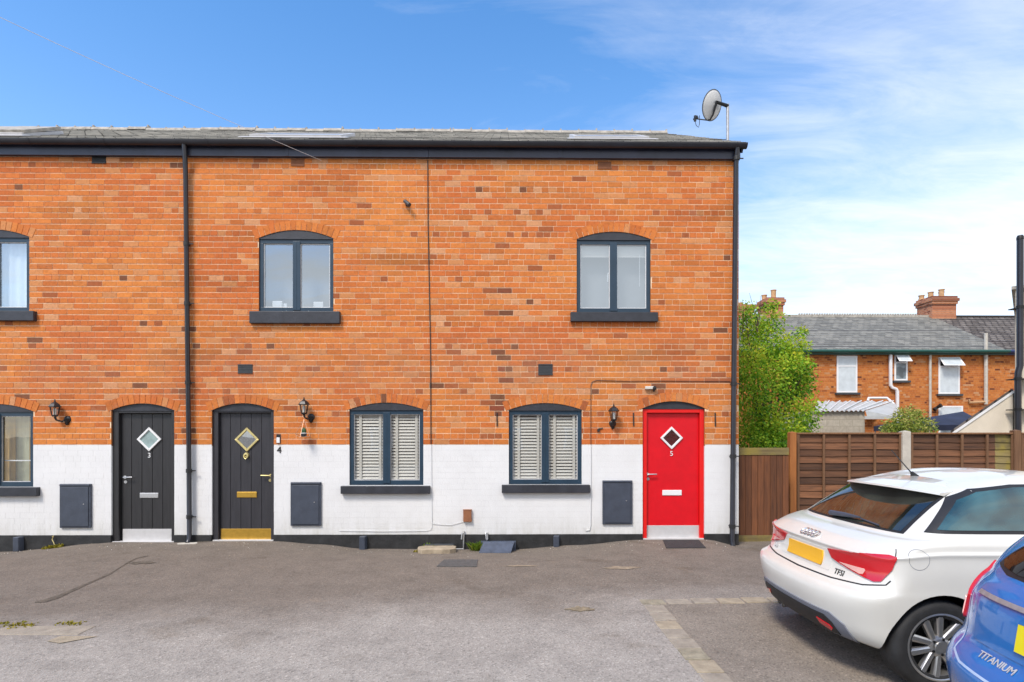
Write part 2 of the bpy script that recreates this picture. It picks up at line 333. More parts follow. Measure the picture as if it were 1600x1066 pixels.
MT['whitecable'] = pm('pale_cable', (.68,.68,.67), .5, .05, 8)
MT['iron'] = pm('painted_iron', (.018,.018,.018), .5, .3, 20, .2, 80)
MT['pane'] = glass('window_glass', (.96,.98,.98), .17)
MT['pane_up'] = glass('upper_window_glass', (.86,.90,.93), .36, rcol=(.84,.93,1))
MT['pane_lantern'] = glass('lantern_glass', (.92,.92,.88), .06)
MT['dooropal'] = pm('obscured_glass', (.30,.40,.39), .25, .2, 8, .2, 40)
MT['doorteal'] = glass('red_door_glass', (.75,.85,.85), .38)
MT['doordark'] = glass('door_glass', (.45,.52,.52), .34)
MT['blind'] = pm('white_blind', (.62,.585,.52), .5, .03, 6)
MT['curtain'] = pm('white_net_curtain', (.80,.81,.78), .9, .05, 5)
MT['gold_curtain'] = pm('gold_curtain', (.50,.33,.10), .9, .35, 3, stretch=(3,3,.4))
MT['net_green'] = pm('pale_net', (.55,.56,.40), .9, .2, 3)
MT['grey_tone_sheet'] = pm('grey_tone_sheet', (.27,.28,.29), .9, .1, 3)  # sheet added behind upper panes for their grey tone, no net
MT['room'] = pm('room_plaster', (.55,.54,.52), .9, .05, 3)
MT['stone'] = pm('buff_stone', (.36,.29,.20), .9, .3, 7, .5, 60)
MT['iron_cover'] = pm('cast_iron_cover', (.085,.08,.075), .75, .25, 15, .6, 80)
MT['matrubber'] = pm('dark_door_mat', (.035,.032,.032), .95, .3, 40, .8, 150)
MT['duct'] = pm('slate_blue_plastic', (.060,.075,.11), .4, .3, 8, .1, 40)
MT['pipegrey'] = pm('galvanised_pipe', (.42,.42,.42), .45, .2, 20, 0, metal=.6)
MT['dish'] = pm('dish_grey', (.62,.62,.60), .45, .12, 6)
MT['copper'] = pm('copper_wire', (.72,.45,.30), .35, .1, 10, 0, metal=.8)
MT['concrete'] = pm('concrete_post', (.50,.46,.39), .9, .15, 8, .4, 60)
MT['render_cream'] = pm('cream_render', (.70,.62,.49), .85, .06, 3, .2, 50)
MT['rubber'] = pm('tyre_rubber', (.020,.020,.020), .7, .3, 12, .15, 120)
MT['alloy'] = pm('silver_alloy', (.60,.59,.57), .28, .06, 10, 0, metal=.85)
MT['darkmetal'] = pm('dark_metal', (.03,.03,.03), .5, .3, 20, 0, metal=.6)
MT['paint_white'] = carpaint('white_car_paint', (.70,.68,.61))
MT['paint_blue'] = carpaint('blue_car_paint', (.001,.145,.46), .22, .05)
MT['trimgrey'] = pm('grey_bumper_trim', (.17,.18,.21), .45, .08, 8)
MT['trimblack'] = pm('black_bumper_trim', (.014,.014,.015), .55, .2, 12, .1, 120)
MT['lampred'] = carpaint('red_lamp_lens', (.55,.004,.012), .12)
MT['lamppink'] = carpaint('clear_lamp_lens', (.78,.42,.36), .15)
MT['chrome'] = pm('chrome', (.75,.75,.76), .12, .03, 8, 0, metal=1)
MT['plate_amber'] = pm('amber_number_plate', (.82,.42,.012), .4, .03, 8)
MT['plate_yellow'] = pm('yellow_number_plate', (.82,.68,.01), .4, .03, 8)
MT['seam'] = pm('panel_gap', (.012,.012,.012), .8, .1, 8)
MT['seam_glint'] = pm('hatch_edge_glint', (.40,.52,.70), .3, .1, 8)  # pale colour paints the highlight along the hatch edge
def carglass(name, col, ior=1.75):
    m, t, b = base(name); n = N(t, 'ShaderNodeTexNoise', i_Scale=2.2, i_Detail=2.0, i_Distortion=.8); L(t, coords(t), n.inputs['Vector'])
    r = ramp(t, [(.42, tuple(c*.35 for c in col)), (.62, col)]); L(t, n.outputs['Fac'], r.inputs[0]); L(t, r.outputs[0], b.inputs['Base Color'])
    b.inputs['Roughness'].default_value = .02; b.inputs['IOR'].default_value = ior
    return m
MT['glass_white'] = carglass('tinted_car_glass', (.030,.034,.026), 2.1)
MT['glass_side'] = carglass('teal_side_glass', (.035,.11,.115), 2.0)
MT['glass_blue'] = carglass('brown_car_glass', (.035,.018,.012), 1.6)

# ------------------------------------------------------------------ ground
WALLB = [(-14,-.19),(X(0),Z(862)),(X(60),Z(856)),(X(150),Z(848)),(X(180),Z(846)),(X(275),Z(846.5)),(X(330),Z(845)),(X(430),Z(845)),(X(500),Z(850)),(X(570),Z(857)),
         (X(700),Z(858)),(X(800),Z(858.5)),(X(900),Z(852)),(X(1000),Z(844)),(X(1104),Z(844)),(X(1150),Z(853)),(X(1240),Z(852)),(14,-.1)]
def wall_z(x):
    for (a, za), (b, zb) in zip(WALLB, WALLB[1:]):
        if a <= x <= b:
            t = (x-a)/(b-a); t = t*t*(3-2*t); return za+(zb-za)*t
    return WALLB[0][1] if x < 0 else WALLB[-1][1]
def gz(x, y):
    """height of the tarmac"""
    if y >= 0: return wall_z(x) if y < 2 else wall_z(x)
    t = max(0.0, 1+y/1.7); t = t*t*(3-2*t)
    return wall_z(x)*t + .012*math.sin(x*1.3+y*.7)*(1-t)*.6
m, t, b = base('old_tarmac'); co = N(t, 'ShaderNodeNewGeometry').outputs['Position']; b.inputs['Roughness'].default_value = .88; b.inputs['Specular IOR Level'].default_value = .3
sp = N(t, 'ShaderNodeSeparateXYZ'); L(t, co, sp.inputs[0])
nA = N(t, 'ShaderNodeTexNoise', i_Scale=.55, i_Detail=7.0, i_Roughness=.65); L(t, co, nA.inputs['Vector'])
nB = N(t, 'ShaderNodeTexNoise', i_Scale=2.6, i_Detail=9.0, i_Roughness=.7); L(t, co, nB.inputs['Vector'])
wob = M(t, 'MULTIPLY', M(t, 'SUBTRACT', nA.outputs['Fac'], .5), 2.6)
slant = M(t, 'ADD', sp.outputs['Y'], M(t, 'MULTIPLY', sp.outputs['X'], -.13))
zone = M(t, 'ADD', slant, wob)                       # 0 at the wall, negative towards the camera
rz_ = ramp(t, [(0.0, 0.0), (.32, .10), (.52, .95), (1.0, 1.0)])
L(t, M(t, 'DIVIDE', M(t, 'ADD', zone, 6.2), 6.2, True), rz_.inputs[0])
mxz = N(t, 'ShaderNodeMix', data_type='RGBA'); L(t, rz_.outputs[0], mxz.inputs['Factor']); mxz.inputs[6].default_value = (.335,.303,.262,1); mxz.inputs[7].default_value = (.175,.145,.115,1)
# parking bay : a separate darker lay, right of the setts and in front of the stone strip
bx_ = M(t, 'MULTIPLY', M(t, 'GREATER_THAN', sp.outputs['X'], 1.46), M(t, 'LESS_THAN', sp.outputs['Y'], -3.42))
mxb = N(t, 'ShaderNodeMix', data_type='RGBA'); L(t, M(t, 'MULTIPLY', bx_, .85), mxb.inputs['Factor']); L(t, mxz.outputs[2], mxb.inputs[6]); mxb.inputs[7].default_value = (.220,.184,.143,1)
rB = ramp(t, [(.25, .66), (.5, 1.0), (.75, 1.25)]); L(t, nB.outputs['Fac'], rB.inputs[0])
m1 = N(t, 'ShaderNodeMix', data_type='RGBA', blend_type='MULTIPLY'); m1.inputs['Factor'].default_value = .7; L(t, mxb.outputs[2], m1.inputs[6]); L(t, rB.outputs[0], m1.inputs[7])
# aggregate speckle
vo = N(t, 'ShaderNodeTexVoronoi', i_Scale=75.0); L(t, co, vo.inputs['Vector'])
rv = ramp(t, [(0.0, .42), (.3, .92), (.75, 1.1), (1.0, 1.7)]); L(t, vo.outputs['Color'], rv.inputs[0])
m2 = N(t, 'ShaderNodeMix', data_type='RGBA', blend_type='MULTIPLY'); m2.inputs['Factor'].default_value = .8; L(t, m1.outputs[2], m2.inputs[6]); L(t, rv.outputs[0], m2.inputs[7])
# sandy dirt patches near the wall, moss tint
nC = N(t, 'ShaderNodeTexNoise', i_Scale=1.7, i_Detail=8.0, i_Roughness=.75); L(t, M2 if False else co, nC.inputs['Vector'])
rC = ramp(t, [(.60, 0.0), (.74, .6)]); L(t, nC.outputs['Fac'], rC.inputs[0])
mxc = N(t, 'ShaderNodeMix', data_type='RGBA'); L(t, M(t, 'MULTIPLY', rC.outputs[0], rz_.outputs[0]), mxc.inputs['Factor']); L(t, m2.outputs[2], mxc.inputs[6]); mxc.inputs[7].default_value = (.27,.20,.13,1)
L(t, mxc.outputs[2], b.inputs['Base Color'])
nD = N(t, 'ShaderNodeTexNoise', i_Scale=.9, i_Detail=5.0, i_Roughness=.6, i_Distortion=.8); mpD = N(t, 'ShaderNodeMapping'); mpD.inputs['Location'].default_value = (4.2,7.7,0); L(t, co, mpD.inputs[0]); L(t, mpD.outputs[0], nD.inputs['Vector'])
rD = ramp(t, [(.60, 0.0), (.72, .55)]); L(t, nD.outputs['Fac'], rD.inputs[0])
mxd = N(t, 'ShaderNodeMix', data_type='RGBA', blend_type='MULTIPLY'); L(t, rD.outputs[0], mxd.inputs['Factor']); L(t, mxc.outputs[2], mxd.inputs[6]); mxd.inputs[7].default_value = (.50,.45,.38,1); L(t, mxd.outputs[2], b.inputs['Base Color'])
hh = M(t, 'ADD', M(t, 'MULTIPLY', vo.outputs['Distance'], .6), M(t, 'MULTIPLY', nB.outputs['Fac'], .8))
bp = N(t, 'ShaderNodeBump', i_Strength=.55, i_Distance=.012); L(t, hh, bp.inputs['Height']); L(t, bp.outputs[0], b.inputs['Normal'])
MT['tarmac'] = m
def axis_steps(segs):
    out = []
    for a, b_, st in segs:
        n = max(1, round((b_-a)/st)); out += [a+(b_-a)*i/n for i in range(n)]
    return out+[segs[-1][1]]
gx = axis_steps([(-400,-40,60),(-40,-14,4),(-14,-7,.7),(-7,6,.12),(6,14,.7),(14,40,4),(40,400,60)])
gy = axis_steps([(-400,-40,60),(-40,-10,3),(-10,-2.4,.4),(-2.4,0,.08),(0,10,1.0),(10,40,5),(40,400,60)])
g = MB(); nx = len(gx)
g.v = [Vector((x, y, gz(x, y))) for y in gy for x in gx]
for j in range(len(gy)-1):
    for i in range(nx-1):
        g.f.append([j*nx+i, j*nx+i+1, (j+1)*nx+i+1, (j+1)*nx+i]); g.m.append(0); g.c.append(None)
struct(g.build('ground', MT['tarmac'], smooth=True))

# ------------------------------------------------------------------ brick facade, split into three houses
X0, XR = X(-330), X(1154)
ZTOP, ZWHITE, ZBASE = Z(249), Z(697), Z(835.5)
def win(px0, px1, spring, crown, bot, **k): return dict(x0=X(px0), x1=X(px1), zs=Z(spring), zc=Z(crown), zb=Z(bot), **k)
OPEN = {
 'wu3': win(-70,46,373,362,489), 'wl3': win(-65,52,643,632,760), 'd3': win(174,272.5,641.5,631,848), 'wl3b': None,
 'wu4': win(404.5,521,373.5,361,488), 'wl4': win(546,661.5,640,629.5,758), 'd4': win(331,428,641.5,630.5,848),
 'wu5': win(901,1016.5,373,361.5,488), 'wl5': win(795,909,640.5,630,757), 'd5': win(1004,1101,638,627,848)}
OPEN = {k: v for k, v in OPEN.items() if v}
OPEN['wu2'] = win(-270,-150,373,362,489); OPEN['wl2'] = win(-270,-150,643,632,760)
def arch_z(o, x, off=0.0):
    mid, hw = (o['x0']+o['x1'])/2, (o['x1']-o['x0'])/2+off
    return o['zs']+off*.9+(o['zc']-o['zs'])*max(-.4, 1-((x-mid)/hw)**2)
BAND = .125
def cuts(z0, z1):
    out = []; zm = (z0+z1)/2
    for o in OPEN.values():
        if z1 < o['zb']+.005: continue
        zq = z0+.72*(z1-z0)
        if zm < o['zs']-.01: out.append((o['x0'], o['x1'])); continue
        hw = (o['x1']-o['x0'])/2; mid = (o['x0']+o['x1'])/2
        zt = o['zc']+BAND
        if zq < zt-.005:
            hw2 = hw+.055; q = 1-(zq-(o['zs']+BAND*.55))/max(.02, (zt-(o['zs']+BAND*.55)))
            q = math.sqrt(min(1, max(0, q))); out.append((mid-hw2*q, mid+hw2*q))
    return sorted(out)
rb = random.Random(3)
def bcol(x, z, head=False):
    """one brick's fired colour : kiln batches lie in drifts, odd burnt or pale bricks are rare"""
    px = 800+x*98; r = rb.random()
    n1 = noise.noise((x*.8, z*1.1, 3.0)); n2 = noise.noise((x*1.9, z*3.1, 9.0)); n3 = noise.noise((x*.55, z*2.6, 17.0))
    mixed = .012+max(0, n2-.12)*.12
    if 680 < px < 880: mixed += .03+max(0, n2)*.16
    elif px > 300 and z < 2.7: mixed += .02+max(0, n2)*.14
    elif px < 70: mixed += .02
    if head: mixed *= 2.2
    if abs(px-797) < 13 and 1.9 < z < 4.6 and r < .34: return (.16+.10*rb.random(),.068,.032)
    if r < mixed*.18: c = (.20,.075,.035)
    elif r < mixed*.9: c = (.36,.105,.036)
    elif r < mixed*1.5: c = (.60,.28,.13)
    else:
        t = .5+.9*n1+rb.uniform(-.30,.30); t = max(0, min(1, t))
        c = tuple(p+(q-p)*t for p, q in zip((.55,.143,.036), (.645,.220,.052)))
        if r > .90: c = tuple(v*.88 for v in c)
        elif r > .82: c = (.60,.245,.09)
        if n3 > .22: c = tuple(v*(1-.32*min(1,(n3-.22)*2.2)) for v in c)
    k = 1+rb.uniform(-.07, .07)
    return tuple(min(.85, v*k) for v in c)
PITCH = .0893
HOUSES = [('3', X0, X(290.5)), ('4', X(290.5), X(670.5)), ('5', X(670.5), XR)]
DOORX = {'3': 'd3', '4': 'd4', '5': 'd5'}
brm = {h[0]: MB() for h in HOUSES}; whm = {(h[0], q): MB() for h in HOUSES for q in (0, 1)}
def house_of(x):
    for n, a, b_ in HOUSES:
        if x <= b_: return n
    return '5'
k = 0; z = ZBASE+.003
while z < ZTOP-.01:
    zt = min(z+PITCH, ZTOP)
    header = (k % 4 == 1) or (k > 40 and k % 2 == 1 and False)
    bl = .117 if header else .2345
    x = X0-(rb.random()*.03)-(bl/2 if (k % 2) else 0)-(.06 if header else 0)
    cc = cuts(z, zt)
    while x < XR:
        w_ = bl*(1+rb.uniform(-.03, .03)); x1 = min(x+w_, XR)
        parts = [(max(x, X0), x1)]
        for a, b_ in cc:
            nxt = []
            for p, q in parts:
                if q <= a or p >= b_: nxt.append((p, q))
                else:
                    if p < a: nxt.append((p, a))
                    if q > b_: nxt.append((b_, q))
            parts = nxt
        c = bcol((x+x1)/2, z, header)
        for p, q in parts:
            if q-p < .025: continue
            white = z < ZWHITE-.04
            j = .0064 if not white else .0018; jv = .0036 if not white else .0018
            e0 = 0 if any(abs(p-b_) < 1e-6 for a, b_ in cc) or p <= X0+1e-6 else jv
            e1 = 0 if any(abs(q-a) < 1e-6 for a, b_ in cc) or q >= XR-1e-6 else jv
            pr = (-.0010 if white else -.0035)-rb.random()*(.001 if white else .003)
            tz0, tz1 = rb.uniform(-.001, .001), rb.uniform(-.001, .001)
            yb = .006
            vs = [(p+e0, pr, z+j+tz0),(q-e1, pr, z+j+tz1),(q-e1, pr, zt-j+tz1),(p+e0, pr, zt-j+tz0),(p+e0-.001, yb, z+j-.001),(q-e1+.001, yb, z+j-.001),(q-e1+.001, yb, zt-j+.001),(p+e0-.001, yb, zt-j+.001)]
            hn = house_of((p+q)/2); (whm[(hn, int((p+q)/2 > OPEN[DOORX[hn]]['x0']))] if white else brm[hn]).add(vs, [(0,1,2,3),(1,0,4,5),(2,1,5,6),(3,2,6,7),(0,3,7,4)], 0, c)
        x = x1 if x1 < XR else XR
    z = zt; k += 1
# voussoirs of the arches
for key, o in OPEN.items():
    a0, a1 = o['x0']-.05, o['x1']+.05; n = round((a1-a0)/.082)
    for i in range(n):
        xa, xb = a0+(a1-a0)*i/n+.004, a0+(a1-a0)*(i+1)/n-.004
        mid = (o['x0']+o['x1'])/2; sl_ = lambda x: (x-mid)*.16
        za, zb_ = arch_z(o, xa)+.003, arch_z(o, xb)+.003
        hgt = BAND+.014
        pr = -.0085-rb.random()*.002
        c = bcol(xa, 1.9 if o['zs'] < 3 else 4.5)
        p = [(xa, za), (xb, zb_), (xb+sl_(xb)*.6, zb_+hgt), (xa+sl_(xa)*.6, za+hgt)]
        vs = [(x_, pr, z_) for x_, z_ in p]+[(x_, .005, z_) for x_, z_ in p]
        brm[house_of(mid)].add(vs, [(0,1,2,3),(1,0,4,5),(2,1,5,6),(3,2,6,7),(0,3,7,4)], 0, c)
def wall_cells(xa, xb, za, zb_, y, mb, m=0):
    """flat wall at plane y with the openings left out"""
    os_ = [o for o in OPEN.values() if o['x1'] > xa and o['x0'] < xb]
    xs = sorted({xa, xb} | {v for o in os_ for v in (o['x0'], o['x1']) if xa < v < xb})
    zs = sorted({za, zb_} | {v for o in os_ for v in (o['zb'], o['zc']) if za < v < zb_})
    for i in range(len(xs)-1):
        for j in range(len(zs)-1):
            mx_, mz_ = (xs[i]+xs[i+1])/2, (zs[j]+zs[j+1])/2
            if any(o['x0'] < mx_ < o['x1'] and o['zb'] < mz_ < o['zc'] for o in os_): continue
            mb.add([(xs[i],y,zs[j]),(xs[i+1],y,zs[j]),(xs[i+1],y,zs[j+1]),(xs[i],y,zs[j+1])], [(0,1,2,3)], m)
HOUSE = {}
LBL = {'3': 'brick terraced house with black door 3 and white painted lower wall',
       '4': 'brick terraced house with charcoal door and brass kick plate, in the middle of the terrace',
       '5': 'end brick terraced house with red door 5 and white painted lower wall'}
DEPTH = 8.9
RIDGE_Y = 4.36; EAVE_Y, EAVE_Z = -.13, 6.29
RIDGE_Z = P(1035, 209.5, RIDGE_Y).z
REVEAL = .105
for n, xa, xb in HOUSES:
    h = thing('terraced_house', LBL[n], 'house', ((xa+xb)/2, 0, 0)); HOUSE[n] = h
    brm[n].build('brick_wall', MT['brick'], h, col=True)
    for q in (0, 1):
        if whm[(n, q)].v: whm[(n, q)].build('painted_wall', MT['white'], h, col=True)
    core = MB(); wall_cells(xa, xb, ZWHITE, ZTOP+.15, 0.0, core, 0); wall_cells(xa, xb, ZBASE, ZWHITE, 0.0, core, 1)
    for o in [o for o in OPEN.values() if xa <= (o['x0']+o['x1'])/2 <= xb]:
        K = 14; xs = [o['x0']+(o['x1']-o['x0'])*i/K for i in range(K+1)]
        for i in range(K):        # spandrel beside the arch, and the soffit
            za, zb_ = arch_z(o, xs[i]), arch_z(o, xs[i+1])
            core.add([(xs[i],0,za),(xs[i+1],0,zb_),(xs[i+1],0,o['zc']),(xs[i],0,o['zc'])], [(0,1,2,3)], 0)
            core.add([(xs[i],-.004,za),(xs[i+1],-.004,zb_),(xs[i+1],REVEAL+.05,zb_),(xs[i],REVEAL+.05,za)], [(0,1,2,3)], 2)
        for xx in (o['x0'], o['x1']):
            zz = max(o['zb'], ZBASE); zw = min(max(zz, ZWHITE), o['zs'])
            if zw > zz: core.add([(xx,-.002,zz),(xx,REVEAL+.05,zz),(xx,REVEAL+.05,zw),(xx,-.002,zw)], [(0,1,2,3)], 1)
            core.add([(xx,-.004,zw),(xx,REVEAL+.05,zw),(xx,REVEAL+.05,o['zs']),(xx,-.004,o['zs'])], [(0,1,2,3)], 2)
    core.build('mortar_bed', [MT['mortar'], MT['white'], MT['terracotta']], h)
    # plinth, interrupted at the door
    d = OPEN[DOORX[n]]; pl = MB()
    for a, b_ in ((xa+.001, d['x0']), (d['x1'], xb-.001)): pl.box(a, b_, -.016, .05, -.5, ZBASE+.004)
    pl.build('plinth', MT['black_plinth'], h, bevel=.004)
    # inside and rear shell
    sh = MB()
    sh.add([(xa,DEPTH,-.5),(xb,DEPTH,-.5),(xb,DEPTH,6.3),(xa,DEPTH,6.3)], [(0,1,2,3)], 0)
    sh.add([(xa,.18,3.0),(xb,.18,3.0),(xb,DEPTH,3.0),(xa,DEPTH,3.0)], [(0,1,2,3)], 1)
    sh.add([(xa,2.6,-.5),(xb,2.6,-.5),(xb,2.6,6.0),(xa,2.6,6.0)], [(0,1,2,3)], 1)
    sh.add([(xa,.16,5.95),(xb,.16,5.95),(xb,DEPTH,5.95),(xa,DEPTH,5.95)], [(0,1,2,3)], 1)
    if n == '3': sh.add([(xa,.0,-.5),(xa,DEPTH,-.5),(xa,DEPTH,6.2),(xa,0,6.2)], [(0,1,2,3)], 0)
    sh.build('rear_wall', [MT['far_brick'], MT['room']], h)
    if n != '5':
        MB().add([(xb,.17,-.5),(xb,DEPTH-.02,-.5),(xb,DEPTH-.02,5.94),(xb,.17,5.94)], [(0,1,2,3)]).build('party_wall', MT['room'], h)
# gable end of the end house
h5 = HOUSE['5']; gb = MB()
gb.add([(XR,-.004,ZWHITE),(XR,DEPTH,ZWHITE),(XR,DEPTH,6.2),(XR,RIDGE_Y,RIDGE_Z-.06),(XR,-.004,6.2)], [(0,1,2,3,4)], 0)
gb.add([(XR,-.003,-.5),(XR,DEPTH,-.5),(XR,DEPTH,ZWHITE),(XR,-.003,ZWHITE)], [(0,1,2,3)], 1)
gb.build('gable_wall', [MT['side_brick'], MT['white']], h5)
# ---- roofs
slope = Vector((0, RIDGE_Y-EAVE_Y, RIDGE_Z-EAVE_Z)).normalized(); nrm = Vector((0, -slope.z, slope.y))
def roof_pt(x, d_, up=0.0): return Vector((x, EAVE_Y, EAVE_Z))+slope*d_+nrm*up
SL = Vector((0, RIDGE_Y-EAVE_Y, RIDGE_Z-EAVE_Z)).length
for n, xa, xb in HOUSES:
    h = HOUSE[n]; xe = xb+(.06 if n == '5' else 0)
    rf = MB(); rr = random.Random(int(n))
    ns, nc = 22, max(4, round((xe-xa)/.3))
    for i in range(ns):           # courses of slates, each lapping the one below
        d0, d1 = SL*i/ns, SL*(i+1)/ns
        xs_ = [xa+(xe-xa)*(j+(.5 if i % 2 else 0))/nc for j in range(nc+1)]
        xs_ = [xa]+[x_ for x_ in xs_ if xa+.02 < x_ < xe-.02]+[xe]
        for p, q in zip(xs_, xs_[1:]):
            u0, u1 = .020+rr.uniform(-.003,.005), .004+rr.uniform(-.002,.002)
            A, B, C_, D_ = roof_pt(p+.002,d0-.015,u0), roof_pt(q-.002,d0-.015,u0+rr.uniform(-.002,.002)), roof_pt(q-.002,d1,u1), roof_pt(p+.002,d1,u1)
            A2, B2 = roof_pt(p+.002,d0-.015,u0-.012), roof_pt(q-.002,d0-.015,u0-.012)
            k_ = rr.uniform(.75,1.25)
            rf.add([A,B,C_,D_,A2,B2], [(0,1,2,3),(4,5,1,0)], 0)
    rf.add([roof_pt(xa,-.02,-.005),roof_pt(xe,-.02,-.005),roof_pt(xe,SL,-.005),roof_pt(xa,SL,-.005)], [(0,1,2,3)], 0)
    y2 = 2*RIDGE_Y-EAVE_Y
    rf.add([(xa,RIDGE_Y,RIDGE_Z),(xe,RIDGE_Y,RIDGE_Z),(xe,y2,EAVE_Z),(xa,y2,EAVE_Z)], [(3,2,1,0)], 0)
    roof = rf.build('roof', MT['slate'], h)
    rd = MB(); x = xa; 
    while x < xe-.05:
        x1 = min(x+.42, xe); dz = rr.uniform(-.012,.014)
        pts = []
        for (xx) in (x+.003, x1-.003):
            for j in range(9):
                a = math.pi*(j/8); pts.append((xx, RIDGE_Y-.14*math.cos(a), RIDGE_Z-.05+dz+.11*math.sin(a)))
        rd.add(pts, [(j, j+1, 10+j, 9+j) for j in range(8)]+[tuple(range(8,-1,-1)), tuple(range(9,18))])
        rd.box(x1-.02, x1+.012, RIDGE_Y-.05, RIDGE_Y+.05, RIDGE_Z+.04+dz, RIDGE_Z+.07+dz+rr.uniform(0,.03)); x = x1
    rd.build('ridge_tiles', MT['ridge'], roof, smooth=True)
    # fascia, soffit and gutter
    fa = MB(); fa.box(xa+.001, xb-(0 if n == '5' else .001), -.075, -.04, ZTOP-.004, EAVE_Z-.03); fa.box(xa+.001, xb-.001, -.04, 0.0, ZTOP+.002, ZTOP+.02)
    for jx in (xa+(xb-xa)*.42,): fa.box(jx-.03, jx+.03, -.080, -.072, ZTOP-.002, EAVE_Z-.035)
    fa.build('fascia', MT['fascia'], h, bevel=.004)
    gu = MB(); K = 10; ge = xb+(.07 if n == '5' else 0)
    dz0, dz1 = 0.0, 0.0
    prof = [(-.135-.062*math.cos(math.pi*j/K), EAVE_Z-.02-.075*math.sin(math.pi*j/K)) for j in range(K+1)]
    prof2 = [(-.135-.057*math.cos(math.pi*j/K), EAVE_Z-.02-.069*math.sin(math.pi*j/K)) for j in range(K, -1, -1)]
    pp = prof+prof2; nn = len(pp)
    gu.add([(xa,y_,z_) for y_, z_ in pp]+[(ge,y_,z_) for y_, z_ in pp], [(j,(j+1)%nn,nn+(j+1)%nn,nn+j) for j in range(nn)]+[tuple(range(nn)), tuple(range(2*nn-1,nn-1,-1))])
    x = xa+.4
    while x < ge-.1:
        q = [(-.135-.068*math.cos(math.pi*j/K), EAVE_Z-.02-.081*math.sin(math.pi*j/K)) for j in range(K+1)]
        gu.add([(x,y_,z_) for y_, z_ in q]+[(x+.035,y_,z_) for y_, z_ in q], [(j,j+1,K+2+j,K+1+j) for j in range(K)]); x += 1.15
    gu.build('gutter', MT['blackplastic'], h, smooth=True)
# verge boarding of the gable
MB().obox(roof_pt(XR+.002,-.02,-.14), (.03,0,0), slope*SL, nrm*.13).build('verge_board', MT['fascia'], h5)
# skylights
def skylight(n, pxa, pxb, d0, d1, open_=0.0):
    yy = roof_pt(0, (d0+d1)/2).y; xa, xb = X(pxa, yy), X(pxb, yy)
    f = MB(); t_ = .06
    for (a, b_, c, e) in ((xa,xb,d0,d0+t_),(xa,xb,d1-t_,d1),(xa,xa+t_,d0+t_,d1-t_),(xb-t_,xb,d0+t_,d1-t_)):
        f.obox(roof_pt(a, c, .01), (b_-a,0,0), slope*(e-c), nrm*.06)
    f.obox(roof_pt(xa-.12, d0-.18, .028), (xb-xa+.24,0,0), slope*.18, nrm*.012)
    o = f.build('skylight', MT['alu'], HOUSE[n], bevel=.004)
    MB().obox(roof_pt(xa+t_, d0+t_, .05), (xb-xa-2*t_,0,0), slope*(d1-d0-2*t_), nrm*.012).build('pane', MT['glass_white'], o)
    if open_:
        MB().obox(roof_pt(xa-.02, d0+.05, .062), (xb-xa+.04,0,0), slope*(d1-d0-.1)+nrm*open_, nrm*.05).build('opened_sash', MT['ridge'], o, bevel=.004)
skylight('4', 408, 545, .5, 1.5); skylight('5', 893, 1005, .7, 1.6); skylight('3', -70, 70, .5, 1.5, .03)
# airbricks and vents
def airbrick(n, pxa, pxb, pya, pyb, mt, depth=.02):
    f = MB(); xa, xb, za, zb_ = X(pxa), X(pxb), Z(pyb), Z(pya)
    f.box(xa, xb, -.008, .03, za, zb_)
    k_ = max(3, round((xb-xa)/.03))
    f.box(xa, xb, -.012-depth*.3, -.008, za, za+.012); f.box(xa, xb, -.012-depth*.3, -.008, zb_-.012, zb_)
    for i in range(5):
        zz = za+.02+(zb_-za-.04)*i/4; f.box(xa+.006, xb-.006, -.014, -.008, zz-.004, zz+.004)
    f.build('air_brick', mt, HOUSE[n])
airbrick('3', 144, 166, 248, 259, MT['trimblack']); airbrick('4', 455, 476, 250, 261, MT['terracotta']); airbrick('5', 934, 955, 252, 263, MT['terracotta'])
airbrick('4', 372, 395, 570, 584, MT['vent']); airbrick('5', 841, 863.5, 569, 586, MT['vent'])
